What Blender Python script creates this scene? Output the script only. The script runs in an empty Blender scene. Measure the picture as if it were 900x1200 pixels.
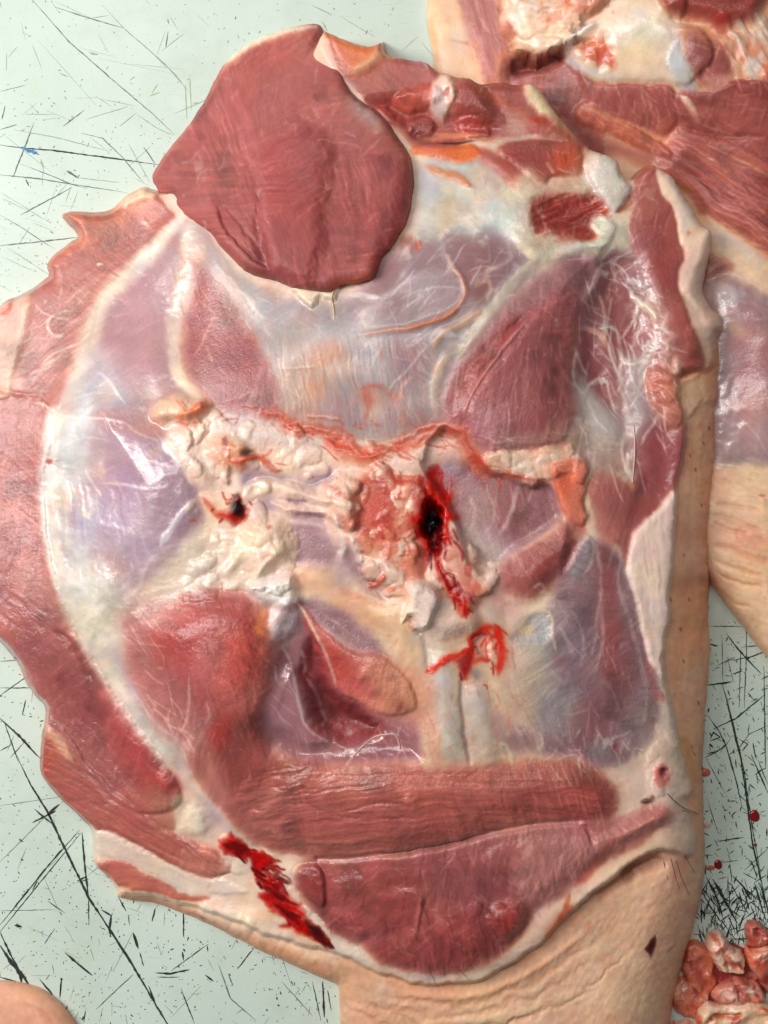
import bpy, math, random
import numpy as np

# ---------------------------------------------------------------- scale, camera, light, exposure
S = 0.0005                 # one picture pixel of the 900 x 1200 photograph is half a millimetre on the board
CAM_D = 0.80               # camera height above the board
CX, CY = 450.0, 600.0
scene = bpy.context.scene
col = scene.collection

cam_d = bpy.data.cameras.new("camera")
cam_d.sensor_fit = 'VERTICAL'
cam_d.sensor_height = 24.0
cam_d.lens = 24.0 * CAM_D / (1200 * S)
cam_d.clip_start = 0.01
cam_d.clip_end = 20.0
cam = bpy.data.objects.new("camera", cam_d)
cam.location = (0, 0, CAM_D)
cam.rotation_euler = (0, 0, 0)
col.objects.link(cam)
scene.camera = cam

world = bpy.data.worlds.new("World")
scene.world = world
world.use_nodes = True
wb = world.node_tree.nodes["Background"]
wb.inputs[0].default_value = (0.95, 1.0, 0.98, 1)
wb.inputs[1].default_value = 0.12

def area(name, loc, size, power, colr, aim=(0, 0, 0.03)):
    l = bpy.data.lights.new(name, 'AREA')
    l.shape = 'RECTANGLE'
    l.size, l.size_y = size
    l.energy = power
    l.color = colr
    o = bpy.data.objects.new(name, l)
    o.location = loc
    d = [aim[i] - loc[i] for i in range(3)]
    import mathutils
    o.rotation_euler = mathutils.Vector(d).to_track_quat('-Z', 'Y').to_euler()
    col.objects.link(o)
    return o
area("window_light", (-0.86, 0.30, 0.88), (0.45, 0.6), 13.8, (1.0, 0.985, 0.96))
area("ceiling_light", (-0.25, 0.62, 1.45), (1.1, 0.12), 8.0, (1.0, 0.98, 0.94), (0.0, 0.1, 0))

scene.view_settings.view_transform = 'Standard'
scene.view_settings.look = 'None'
scene.view_settings.exposure = 0.0
scene.view_settings.gamma = 1.0
scene.view_settings.use_curve_mapping = False
scene.render.engine = 'CYCLES'
scene.cycles.use_denoising = True
scene.cycles.max_bounces = 6
# ---------------------------------------------------------------- numpy modelling tools
def lin(c):
    c = np.asarray(c, dtype=np.float64) / 255.0
    return np.where(c <= 0.04045, c / 12.92, ((c + 0.055) / 1.055) ** 2.4)

_tabs = {}
def vnoise(x, y, seed=0):
    if seed not in _tabs:
        _tabs[seed] = np.random.RandomState(seed + 11).rand(256, 256).astype(np.float32)
    t = _tabs[seed]
    xi = np.floor(x).astype(np.int32); yi = np.floor(y).astype(np.int32)
    fx = (x - xi).astype(np.float32); fy = (y - yi).astype(np.float32)
    fx = fx * fx * fx * (fx * (fx * 6 - 15) + 10); fy = fy * fy * fy * (fy * (fy * 6 - 15) + 10)
    x0 = xi & 255; x1 = (xi + 1) & 255; y0 = yi & 255; y1 = (yi + 1) & 255
    a = t[y0, x0]; b = t[y0, x1]; c = t[y1, x0]; d = t[y1, x1]
    return (a + (b - a) * fx) * (1 - fy) + (c + (d - c) * fx) * fy * 1.0

def fbm(x, y, sc, seed=0, oct=3, gain=0.5):
    s = 0; amp = 1.0; tot = 0
    for o in range(oct):
        s = s + amp * (vnoise(x / sc + 17.3 * o, y / sc + 5.1 * o, seed + o) * 2 - 1)
        tot += amp; amp *= gain; sc *= 0.5
    return s / tot

def ridged(x, y, sc, seed=0, oct=3):
    s = 0; amp = 1.0; tot = 0
    for o in range(oct):
        n = 1 - np.abs(vnoise(x / sc + 7.7 * o, y / sc + 3.3 * o, seed + o) * 2 - 1)
        s = s + amp * n; tot += amp; amp *= 0.55; sc *= 0.5
    return s / tot

def sstep(a, b, x):
    t = np.clip((x - a) / (b - a), 0, 1)
    return t * t * (3 - 2 * t)

def pts_of(s):
    if isinstance(s, str):
        return np.array([[float(v) for v in p.split(',')] for p in s.split()])
    return np.asarray(s, dtype=float)

def smooth_pts(p, closed, n=5):
    k = len(p)
    if k < 3:
        return p
    out = []
    rng = range(k) if closed else range(k - 1)
    for i in rng:
        if closed:
            a, b, c, d = p[(i - 1) % k], p[i], p[(i + 1) % k], p[(i + 2) % k]
        else:
            a, b, c, d = p[max(i - 1, 0)], p[i], p[i + 1], p[min(i + 2, k - 1)]
        for j in range(n):
            t = j / n
            out.append(0.5 * ((2 * b) + (-a + c) * t + (2 * a - 5 * b + 4 * c - d) * t * t + (-a + 3 * b - 3 * c + d) * t ** 3))
    if not closed:
        out.append(p[-1])
    return np.array(out)

def seg_dist(X, Y, p, closed):
    """distance to a polyline and the position along it (0..1)"""
    best = np.full(X.shape, 1e9, np.float32); par = np.zeros(X.shape, np.float32)
    n = len(p); m = n if closed else n - 1
    if n == 1:
        return np.hypot(X - p[0, 0], Y - p[0, 1]), par
    for i in range(m):
        ax, ay = p[i]; bx, by = p[(i + 1) % n]
        dx, dy = bx - ax, by - ay
        L2 = dx * dx + dy * dy + 1e-9
        t = np.clip(((X - ax) * dx + (Y - ay) * dy) / L2, 0, 1)
        d = (X - ax - t * dx) ** 2 + (Y - ay - t * dy) ** 2
        k = d < best
        best = np.where(k, d, best); par = np.where(k, (i + t) / m, par)
    return np.sqrt(best), par

def inside(X, Y, p):
    r = np.zeros(X.shape, bool)
    n = len(p)
    for i in range(n):
        x1, y1 = p[i]; x2, y2 = p[(i + 1) % n]
        if y1 == y2:
            continue
        c = ((Y < y1) != (Y < y2)) & (X < (x2 - x1) * (Y - y1) / (y2 - y1) + x1)
        r ^= c
    return r

def sdist(X, Y, p):
    d, _ = seg_dist(X, Y, p, True)
    return np.where(inside(X, Y, p), d, -d)

def blur(a, r):
    """separable box blur, twice"""
    r = int(max(1, r))
    for _ in range(2):
        for ax in (0, 1):
            pad = [(0, 0), (0, 0)]; pad[ax] = (r + 1, r)
            c = np.cumsum(np.pad(a, pad, mode='edge'), axis=ax, dtype=np.float64)
            n = a.shape[ax]
            if ax == 0:
                a = (c[2 * r + 1:2 * r + 1 + n] - c[:n]) / (2 * r + 1)
            else:
                a = (c[:, 2 * r + 1:2 * r + 1 + n] - c[:, :n]) / (2 * r + 1)
    return a

class Field:
    """a piece of meat measured on a fine grid: relief H, colour C, wetness R and which part each cell is"""
    def __init__(f, x0, y0, x1, y1, step, outline, base, name, seed=0, n=5, edge=1.0):
        f.step = step; f.seed = seed; f.defer = True; f.late = []; f.edge = edge
        f.xs = np.arange(x0, x1 + step, step, dtype=np.float32); f.ys = np.arange(y0, y1 + step, step, dtype=np.float32)
        f.X, f.Y = np.meshgrid(f.xs, f.ys)
        f.H = np.zeros(f.X.shape, np.float32)
        f.C = np.zeros(f.X.shape + (3,), np.float32); f.C[:] = np.array(base, np.float32)
        f.R = np.full(f.X.shape, 0.36, np.float32)
        f.L = np.zeros(f.X.shape, np.int16)
        f.names = [name]
        xr, yr = f.X * .79 - f.Y * .61 + 3000, f.X * .61 + f.Y * .79 + 3000
        w1 = fbm(xr, yr, 23, seed + 50, 4, .6); w2 = fbm(yr, xr, 23, seed + 60, 4, .6)
        f.n1, f.n2 = w1, w2
        w1 = fbm(f.X, f.Y, 40, seed + 70, 2); w2 = fbm(f.X, f.Y, 40, seed + 80, 2)
        f.m1, f.m2 = w1, w2
        op = smooth_pts(pts_of(outline), True, n)
        xw, yw = f.X + edge * f.n1, f.Y + edge * f.n2
        f.D = sdist(xw, yw, op).astype(np.float32)
    def box(f, p, m):
        a = p.min(0) - m; b = p.max(0) + m
        i0 = max(0, int((a[0] - f.xs[0]) / f.step)); i1 = min(len(f.xs), int((b[0] - f.xs[0]) / f.step) + 2)
        j0 = max(0, int((a[1] - f.ys[0]) / f.step)); j1 = min(len(f.ys), int((b[1] - f.ys[0]) / f.step) + 2)
        return (slice(j0, max(j0 + 1, j1)), slice(i0, max(i0 + 1, i1)))
    def warp(f, s, jit, big):
        return f.X[s] + jit * f.n1[s] + big * f.m1[s], f.Y[s] + jit * f.n2[s] + big * f.m2[s]
    def tint(f, s, m, c, v=0.0):
        c = np.array(c, np.float32)
        if v:
            c = c * (1 + v * (0.6 * f.n1[s] + 0.6 * f.m2[s]))[..., None]
        f.C[s] += (c - f.C[s]) * m[..., None]
    def reg(f, p, c=None, name=None, soft=2.0, a=1.0, h=0.0, hr=25.0, jit=3.0, big=0.0, wet=None, v=0.06, sm=5, groove=0.0, gw=3.0, brk=0.0):
        p = smooth_pts(pts_of(p), True, sm) if sm > 1 else pts_of(p)
        jit *= 1.5
        s = f.box(p, soft + jit + big + gw * 2 + 4)
        x, y = f.warp(s, jit, big)
        d = sdist(x, y, p)
        so = soft * (1.9 if soft > 3.5 else 1.15)
        m = sstep(-so, so, d) * a
        if brk:
            m = m * np.clip(1 - brk * (0.5 - 1.6 * fbm(f.X[s], f.Y[s], 11, f.seed + 95, 3)), 0, 1)
        if c is not None:
            f.tint(s, m, c, v)
        if h:
            if soft > 3.5:
                f.H[s] += (1.5 if abs(h) > 4 else 1.0) * h * sstep(-hr * 0.5, hr * 1.1, d)
            else:
                t = np.clip((d + 1.5) / hr, 0, 1)
                hh = h * (.62 if 2 < h < 12.5 else 1.0)
                f.H[s] += hh * np.sqrt(1 - (1 - t) ** 2) * sstep(-2.5, 4.5, d)
        if groove:
            f.H[s] -= groove * np.exp(-(d / gw) ** 2)
        if wet is not None:
            f.R[s] += (wet - f.R[s]) * m
        if name is not None:
            f.names.append(name)
            f.L[s][d > 0] = len(f.names) - 1
        return s, d
    def blood(f, p, c=(190, 24, 18), name='blood_clot', h=1.5, wet=.2):
        f.reg(p, (216, 110, 84), soft=5, jit=8, a=.35, brk=.5, sm=3)
        f.reg(p, (206, 44, 28), soft=3, jit=7, a=.8, brk=.4, sm=3, v=.2)
        f.reg(p, c, name, soft=3.5, jit=5, h=h * .4, hr=7, v=.3, wet=wet, sm=3, brk=.5, a=1.0)
    def st(f, p, w, c=None, a=1.0, soft=1.5, h=0.0, hw=None, jit=2.0, big=0.0, brk=0.0, name=None, wet=None, v=0.05, taper=True, sm=5):
        if f.defer and w <= 2.5 and name is None:
            f.late.append(lambda: f.st(p, w, c, a, soft, h, hw, jit, big, brk, name, wet, v, taper, sm)); return
        p = smooth_pts(pts_of(p), False, sm)
        hw = hw or w
        if c is not None and w < 4 and sum(c) > 480 and h >= 0:
            a *= 0.72; h *= 0.15; brk = max(brk, 0.35); w *= 0.85
        if c is not None and h < 0 and w < 4 and sum(c) < 340:
            a *= 0.75; h *= 0.75; brk = max(brk, 0.45); jit *= 2.2; soft *= 1.3
        s = f.box(p, w + soft + jit + big + hw * 1.5 + 3)
        x, y = f.warp(s, jit, big)
        d, t = seg_dist(x, y, p, False)
        ww = w * (np.clip(np.minimum(t, 1 - t) * 6, 0.12, 1) if taper else 1.0)
        ww = ww * (1 + 0.3 * f.m1[s] + 0.12 * f.n1[s])
        m = (1 - sstep(ww - soft, ww + soft, d)) * a
        if brk:
            m = m * np.clip(1 - brk + 2 * brk * (0.5 + 0.9 * fbm(f.X[s], f.Y[s], 9, f.seed + 90, 2)), 0, 1.3).clip(0, 1)
        if c is not None:
            f.tint(s, m, c, v)
        if h:
            k = (np.clip(np.minimum(t, 1 - t) * 6, 0.15, 1) if taper else 1.0)
            f.H[s] += h * k * np.exp(-(d / hw) ** 2)
        if wet is not None:
            f.R[s] += (wet - f.R[s]) * m
        if name is not None:
            f.names.append(name)
            f.L[s][d < ww] = len(f.names) - 1
    def bl(f, x, y, rx, ry, ang=0, c=None, a=1.0, soft=0.6, h=0.0, jit=4.0, wet=None, v=0.06, name=None):
        p = np.array([[x, y]]); r = max(rx, ry)
        s = f.box(p, r * 1.9 + jit)
        X, Y = f.warp(s, jit, 0)
        ca, sa = math.cos(math.radians(ang)), math.sin(math.radians(ang))
        u = ((X - x) * ca + (Y - y) * sa) / rx; w = (-(X - x) * sa + (Y - y) * ca) / ry
        d = np.sqrt(u * u + w * w)
        m = (1 - sstep(1 - soft, 1 + soft, d)) * a
        if c is not None:
            f.tint(s, m, c, v)
        if h:
            f.H[s] += h * np.exp(-(d * 1.2) ** 2)
        if wet is not None:
            f.R[s] += (wet - f.R[s]) * m
        if name is not None:
            f.names.append(name)
            f.L[s][d < 1] = len(f.names) - 1
    def fib(f, p, ang, wl=3.0, ln=40.0, amp=0.5, dc=0.06, c=None, ca=0.0, thr=0.5, soft=8, bend=0.0, seed=0, ph=3):
        """muscle grain running along ang (degrees, picture sense) inside p"""
        p = smooth_pts(pts_of(p), True, 4)
        s = f.box(p, soft)
        x, y = f.warp(s, ph, 4)
        d = sdist(f.X[s], f.Y[s], p)
        m = sstep(-soft, soft, d)
        a = math.radians(ang)
        cx, cy = p.mean(0)
        u = (x - cx) * math.cos(a) + (y - cy) * math.sin(a); w = -(x - cx) * math.sin(a) + (y - cy) * math.cos(a)
        w = w + bend * u * u
        n = 0.6 * (vnoise(u / ln + 50, w / wl + 50, seed + 3) * 2 - 1) + 0.4 * (vnoise(u / (ln * .5) + 50, w / (wl * .5) + 50, seed + 4) * 2 - 1)
        f.H[s] += amp * n * m
        f.C[s] *= (1 + dc * n * m)[..., None]
        if c is not None:
            k = sstep(thr, thr + 0.3, n) * m * ca
            f.tint(s, k, c)
    def web(f, p, sc, c, a, lo=0.72, hi=0.95, h=0.0, soft=12, ang=0, st=1.0, seed=0, ph=6):
        """thin white net of connective tissue over a region"""
        if f.defer:
            f.late.append(lambda: f.web(p, sc, c, a, lo, hi, h, soft, ang, st, seed, ph)); return
        p = smooth_pts(pts_of(p), True, 4)
        s = f.box(p, soft)
        x, y = f.warp(s, ph, 8)
        d = sdist(f.X[s], f.Y[s], p)
        ca, sa = math.cos(math.radians(ang)), math.sin(math.radians(ang))
        u = (x * ca + y * sa) / st; w = -x * sa + y * ca
        n = ridged(u + 300, w + 300, sc, seed + 20, 3)
        m = sstep(lo, hi, n) * sstep(-soft, soft, d)
        f.tint(s, m * a * .85, c)
        if h:
            f.H[s] += .25 * h * m
    def lumps(f, p, sc, amp, soft=8, c=None, ca=0.0, seed=0):
        """rounded fat lobules with creases between them"""
        p = smooth_pts(pts_of(p), True, 4)
        s = f.box(p, soft)
        x, y = f.warp(s, 5, 6)
        d = sdist(f.X[s], f.Y[s], p)
        m = sstep(-soft, soft, d)
        rs = np.random.RandomState(seed + 5)
        b = p.min(0) - 10; e = p.max(0) + 10
        n = max(4, int((e - b).prod() / (sc * sc)))
        q = b + rs.rand(n, 2) * (e - b)
        d1 = np.full(x.shape, 1e9, np.float32); d2 = d1.copy()
        rr = 2.4 * sc + 14; ox, oy = f.X[s][0, 0], f.Y[s][0, 0]
        for qx, qy in q:
            j0, j1 = int(max(0, (qy - rr - oy) / f.step)), int(max(0, (qy + rr - oy) / f.step))
            i0, i1 = int(max(0, (qx - rr - ox) / f.step)), int(max(0, (qx + rr - ox) / f.step))
            t = (slice(j0, j1), slice(i0, i1))
            dd = (x[t] - qx) ** 2 + (y[t] - qy) ** 2
            d2[t] = np.minimum(d2[t], np.maximum(d1[t], dd)); d1[t] = np.minimum(d1[t], dd)
        d1 = np.minimum(d1, 9e4); d2 = np.minimum(d2, 1e5)
        e = np.sqrt(d2) - np.sqrt(d1)
        k = np.clip(e / (sc * 0.75), 0, 1)
        k = np.sqrt(1 - (1 - k) ** 2)
        fade = np.clip(0.62 + 1.1 * fbm(f.X[s], f.Y[s], sc * 1.6, f.seed + seed + 200, 2), 0.12, 1)   # creases come and go
        add = amp * ((k - 0.7) * fade + 0.7 * fbm(x, y, sc * 1.3, f.seed + seed + 210, 2)) * m
        f.H[s] += blur(add, max(1, sc * 0.13 / f.step))
        if c is not None:
            f.tint(s, (1 - k) * m * ca * fade, c)
    def lobes(f, p, n, r0, r1, cols, seed=0, hk=0.5, ca=0.75, asp=1.6, crease=None):
        """soft fat lobules pushed up against each other"""
        p = smooth_pts(pts_of(p), True, 4); b = p.min(0); e = p.max(0)
        rs = np.random.RandomState(seed + 77); k = 0; n = int(n * .8)
        if crease is not None:
            f.reg(p, crease, soft=5, jit=6, a=.55, sm=1)
        while k < n:
            q = b + rs.rand(2) * (e - b)
            if not inside(np.array([q[0]]), np.array([q[1]]), p)[0]: continue
            k += 1
            r = rs.uniform(r0, r1); ra = r * rs.uniform(1, asp); an = rs.rand() * 3.14
            s = f.box(q[None, :], ra * 1.3 + 4)
            x, y = f.X[s] + .55 * r * f.n1[s] * 1.6 - q[0], f.Y[s] + .55 * r * f.n2[s] * 1.6 - q[1]
            u = (x * math.cos(an) + y * math.sin(an)) / ra; w = (-x * math.sin(an) + y * math.cos(an)) / r
            d2 = u * u + w * w
            ji = int(np.clip((q[1] - f.ys[0]) / f.step, 0, len(f.ys) - 1)); ii = int(np.clip((q[0] - f.xs[0]) / f.step, 0, len(f.xs) - 1))
            h0 = f.H[ji, ii]
            z = np.clip(1 - d2, 0, 1) ** .8
            dome = h0 + r * hk * .75 * (z - 0.45)
            m = (d2 < 1) & (dome > f.H[s])
            f.H[s] = np.where(m, dome, f.H[s])
            c = np.array(cols[rs.randint(len(cols))], np.float32) * rs.uniform(.95, 1.04)
            f.tint(s, m * ca * sstep(0, .5, z), c, .05)
    def hairs(f, p, n, ang, spread, ln, c, a=.5, w=.8, seed=0, h=.05):
        """loose thin fibres"""
        if f.defer:
            f.late.append(lambda: f.hairs(p, n, ang, spread, ln, c, a, w, seed, h)); return
        p = smooth_pts(pts_of(p), True, 4); b = p.min(0); e = p.max(0)
        rs = np.random.RandomState(seed + 177); k = 0
        while k < n:
            q = b + rs.rand(2) * (e - b)
            if not inside(np.array([q[0]]), np.array([q[1]]), p)[0]: continue
            k += 1
            t = math.radians(ang + rs.randn() * spread); L = ln * rs.uniform(.4, 1.3); pts = [q]
            for _ in range(4):
                t += rs.randn() * .15; pts.append(pts[-1] + L / 4 * np.array((math.cos(t), math.sin(t))))
            f.st(np.array(pts), w * rs.uniform(.7, 1.4), tuple(np.array(c) * rs.uniform(.92, 1.06)), a * rs.uniform(.5, 1.2), 1.0, h=h, jit=1.5, sm=3)
    def thick(f, ctl, sig=70.0, R=None):
        num = 0; den = 1e-12; rn = 0
        for t in ctl:
            w = np.exp(-((f.X - t[0]) ** 2 + (f.Y - t[1]) ** 2) / (2 * sig * sig)) + 1e-9
            num = num + w * t[2]; den = den + w; rn = rn + w * t[3]
        T = num / den; Rr = rn / den
        t = np.clip(f.D / Rr, 0, 1)
        f.B = (T * np.sqrt(np.clip(1 - (1 - t) ** 2, 0, 1)) * (.25 + .75 * sstep(-1, 4.5, f.D))).astype(np.float32)
    def finish(f, floor=0.4, e=8.0, lil=0.5, sat=1.10):
        # colours bleed into each other under the wet film, unevenly
        mixw = np.clip(0.30 + 0.9 * fbm(f.X, f.Y, 34, f.seed + 600, 3), 0.0, 0.8)[..., None]
        B3 = np.stack([blur(f.C[..., k], 3.2 / f.step) for k in range(3)], -1)
        f.C = (f.C + (B3 - f.C) * mixw).astype(np.float32)
        B3 = np.stack([blur(f.C[..., k], 9 / f.step) for k in range(3)], -1)
        keep = np.array([0.0 if n in ('blood_clot', 'blood_spot', 'skin') else 1.0 for n in f.names])[f.L]
        m2 = (np.clip(0.08 + 1.2 * fbm(f.X, f.Y, 60, f.seed + 605, 3), 0, 0.5) * blur(keep, 3))[..., None]
        f.C = (f.C + (B3 - f.C) * m2).astype(np.float32)
        f.defer = False
        for op in f.late: op()
        ex = np.maximum(0, f.C[..., 2] - f.C[..., 1])
        lm = lil if np.isscalar(lil) else lil
        f.C[..., 2] -= lm * ex * (f.C[..., 1] > 84); f.C[..., 0] += .12 * ex * (f.C[..., 1] > 84)
        nobl = blur(np.array([0.0 if 'blood' in n else 1.0 for n in f.names])[f.L], 2)
        rd = nobl * sstep(45, 85, f.C[..., 0] - f.C[..., 1]) * sstep(40, 8, np.abs(f.C[..., 1] - f.C[..., 2]))
        lu = (f.C @ np.array((.3, .59, .11), np.float32))[..., None]; f.C = f.C + (lu - f.C) * (.20 * rd)[..., None]; f.C += (np.array((186, 112, 110), np.float32) - f.C) * (.24 * rd)[..., None]; f.C *= (1 - .03 * rd)[..., None]
        gy, gx = np.gradient(f.H + f.B, f.step)
        stp = sstep(1.0, 2.4, np.hypot(gx, gy))
        f.H = f.H + (blur(f.H, 2) - f.H) * np.maximum(stp, .2)
        f.H = np.maximum(f.B + f.H * sstep(0, e, f.D), floor).astype(np.float32)
        # grain that turns slowly across the piece: marbling in muscle, milky film on fascia, stringy fat
        u = np.zeros(f.X.shape, np.float32); wsum = u + 1e-6
        for k in range(5):
            an = math.pi * k / 5
            w = np.exp(5.0 * fbm(f.X, f.Y, 110, f.seed + 300 + 7 * k, 2))
            x, y = f.X + 5 * f.m1, f.Y + 5 * f.m2
            p_ = x * math.cos(an) + y * math.sin(an) + 900; q_ = -x * math.sin(an) + y * math.cos(an) + 900
            u += w * (0.6 * (vnoise(p_ / 26, q_ / 3.4, 400 + k) * 2 - 1) + 0.4 * (vnoise(p_ / 12, q_ / 1.9, 410 + k) * 2 - 1)); wsum += w
        u = u / wsum
        nm = np.array([{'muscle': 1, 'meat_slab': 1, 'fascia': 2, 'tendon': 2, 'cartilage': 3, 'fat_layer': 3, 'bone_end': 3, 'blood_clot': 4, 'blood_spot': 4}.get(n, 0) for n in f.names])[f.L]
        mus = blur((nm == 1).astype(np.float32), 3); fas = blur((nm == 2).astype(np.float32), 4); fat = blur((nm == 3).astype(np.float32), 3)
        f.C *= (1 + (0.13 * mus + 0.05 * fas + 0.06 * fat) * u)[..., None]
        f.H += (0.20 * mus + 0.04 * fas + 0.10 * fat) * u
        wetm = sstep(.26, .14, f.R)
        f.H += (wetm * mus * .22 * fbm(f.X, f.Y, 7, f.seed + 560, 2) + wetm * .6 * fbm(f.X, f.Y, 22, f.seed + 570, 2) + (mus + fat) * .7 * fbm(f.X, f.Y, 34, f.seed + 580, 2) + (fas + .6) * 1.6 * fbm(f.X, f.Y, 70, f.seed + 590, 2)).astype(np.float32)
        for k_, (sc_, cc_, al_) in enumerate(((34, (226, 206, 194), .34), (17, (222, 196, 182), .26), (26, (176, 84, 70), .24))):
            rr = ridged(f.X + 12 * f.n1 + 10 * f.m2 + 500, f.Y + 12 * f.n2 + 10 * f.m1 + 500, sc_, f.seed + 610 + 9 * k_, 2)
            ln = sstep(.9, .985, rr) * np.clip(.25 + 1.5 * fbm(f.X, f.Y, 70, f.seed + 640 + k_, 2), 0, 1)
            f.C += (np.array(cc_, np.float32) - f.C) * (ln * al_ * (fas + .8 * mus + .6 * fat))[..., None]
            pass
        fl = sstep(0.36, 0.75, u) * np.clip(0.45 + 1.2 * f.m1, 0, 1)
        f.C += (np.array((216, 160, 148), np.float32) - f.C) * (fl * mus * 0.38)[..., None]
        film = np.clip(0.35 + 1.1 * fbm(f.X + 8 * f.n1, f.Y + 8 * f.n2, 46, f.seed + 500, 4), 0, 1) * fas
        f.C += (np.array((200, 180, 172), np.float32) - f.C) * (film * 0.10 + fl * fas * 0.20)[..., None]
        red = sstep(0.25, 0.6, fbm(f.X + 6 * f.n2, f.Y, 60, f.seed + 520, 4)) * (fas * .5 + fat * .6)
        f.C += (np.array((200, 128, 104), np.float32) - f.C) * (red * 0.38)[..., None]
        pale = (fas + fat) * sstep(148, 186, f.C[..., 1])
        q1 = fbm(f.X + 9 * f.n1, f.Y + 9 * f.n2, 42, f.seed + 700, 4); q2 = fbm(f.X + 5 * f.n2, f.Y + 5 * f.n1, 17, f.seed + 710, 4)
        f.C += (np.array((226, 190, 166), np.float32) - f.C) * (pale * .45 * sstep(.02, .5, q1))[..., None]
        f.C += (np.array((200, 188, 188), np.float32) - f.C) * (pale * .45 * sstep(.02, .5, -q1))[..., None]
        f.C *= (1 + .10 * pale * q2)[..., None]
        vs_ = ridged(f.X + 9 * f.n2 + 700, f.Y + 9 * f.n1 + 700, 22, f.seed + 720, 3)
        f.C += (np.array((186, 78, 64), np.float32) - f.C) * (pale * .40 * sstep(.88, .97, vs_) * np.clip(.15 + 1.4 * fbm(f.X, f.Y, 80, f.seed + 730, 2), 0, 1))[..., None]
        f.H += .5 * pale * q2
        ski = blur((nm == 0).astype(np.float32), 2)
        f.C += (np.array((204, 132, 100), np.float32) - f.C) * (ski * .30 * sstep(-.05, .5, fbm(f.X, f.Y, 52, f.seed + 660, 4)))[..., None]
        f.C += (np.array((238, 212, 188), np.float32) - f.C) * (ski * .30 * sstep(0, .5, fbm(f.X + 4 * f.n1, f.Y, 30, f.seed + 670, 3)))[..., None]
        f.C *= (1 + ski * (.07 * fbm(f.X, f.Y, 5, f.seed + 680, 2) + .05 * u))[..., None]
        por = sstep(.55, .85, fbm(f.X, f.Y, 6.5, f.seed + 690, 2)) * ski
        f.C += (np.array((150, 96, 70), np.float32) - f.C) * (.22 * por)[..., None]
        f.H += ski * (.35 * fbm(f.X, f.Y, 6, f.seed + 695, 2) - .3 * por + .08 * u)
        f.C += (np.array((234, 208, 194), np.float32) - f.C) * (.42 * fat * sstep(140, 180, f.C[..., 1]))[..., None]
        f.C += (np.array((236, 190, 172), np.float32) - f.C) * (.42 * ski)[..., None]
        dk = sstep(0.2, 0.6, fbm(f.X, f.Y + 6 * f.n1, 38, f.seed + 540, 3)) * mus
        f.C *= (1 - 0.13 * dk)[..., None]
        g = 0.05 * fbm(f.X, f.Y, 26, f.seed + 130, 4)
        f.C *= (1 + g)[..., None]
        f.C[..., 0] *= 1 + 0.02 * f.m1; f.C[..., 1] *= 1 - 0.03 * f.n2; f.C[..., 2] *= 1 - 0.03 * f.m2
        f.C = 150 + (f.C - 150) * 1.08
        lum = f.C @ np.array((.3, .59, .11), np.float32)
        f.C = lum[..., None] + (f.C - lum[..., None]) * sat
        f.C = np.clip(f.C, 3, 250)
# ---------------------------------------------------------------- the main pork leg, flesh side up
CREAM = (228, 198, 172); WHITE = (228, 220, 208); RED = (200, 60, 42); BLOOD = (168, 18, 14)
M = Field(-70, 18, 862, 1290, 1.25,
    "182,222 168,219 147,229 130,245 110,249 88,248 73,251 80,263 91,277 80,285 62,300 55,313 57,322 46,332 34,340 20,347 8,352 -6,364 -30,380 -45,420 "
    "-52,520 -50,620 -42,700 -20,735 0,752 20,776 29,797 42,816 52,826 53,842 50,860 47,885 49,908 68,934 92,955 106,972 109,992 112,1013 128,1030 136,1042 140,1052 "
    "165,1056 190,1061 240,1081 290,1106 340,1130 380,1147 396,1156 398,1180 399,1220 405,1262 440,1278 600,1282 740,1276 772,1250 783,1205 790,1170 797,1140 806,1110 "
    "815,1080 824,1040 826,1000 824,950 823,900 826,850 829,800 832,755 830,735 831,700 835,640 840,560 845,480 848,420 849,388 845,372 833,357 827,342 829,322 833,300 833,276 "
    "820,258 806,236 786,208 763,196 748,197 736,206 720,189 700,178 680,164 650,130 628,103 608,100 580,97 560,96 532,88 515,84 500,76 480,71 457,66 "
    "452,57 449,48 444,55 425,53 402,46 386,42 376,44 350,80 300,130 250,200 205,222",
    (220, 164, 128), 'skin', seed=1, n=4, edge=1.7)
# thickness in pixels and how far in from the rim it is reached
M.thick([(20,400,20,14),(70,300,14,10),(120,260,14,10),(20,600,30,20),(-20,600,22,20),(100,350,40,30),(150,480,86,40),(90,600,70,40),(125,690,84,40),(40,740,32,14),(110,850,28,12),(150,950,26,12),(70,900,18,10),
  (200,1020,26,12),(140,1030,18,10),(250,700,110,40),(250,550,106,40),(400,450,106,40),(400,600,112,40),(550,400,108,40),(600,550,112,40),(600,250,92,30),(300,300,86,30),(400,150,60,14),(260,170,40,14),
  (550,130,58,12),(680,170,58,12),(740,210,62,12),(760,300,70,16),(820,280,52,14),(700,400,80,40),(780,450,80,50),(830,430,74,46),(700,600,104,60),(700,750,104,60),(770,700,100,62),(810,620,76,58),(810,800,74,56),
  (500,800,116,60),(350,800,108,60),(250,800,114,40),(280,900,84,40),(450,940,106,40),(650,950,102,40),(500,1080,84,40),(350,1050,56,30),(650,1060,86,50),(750,980,88,56),(790,1000,84,54),(790,1080,72,60),
  (600,1180,72,80),(450,1180,56,50),(700,1160,74,80),(300,1080,32,12),(400,1140,44,20),(220,1060,20,10),(600,1260,68,80),(430,1260,50,60)], 62)
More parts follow.
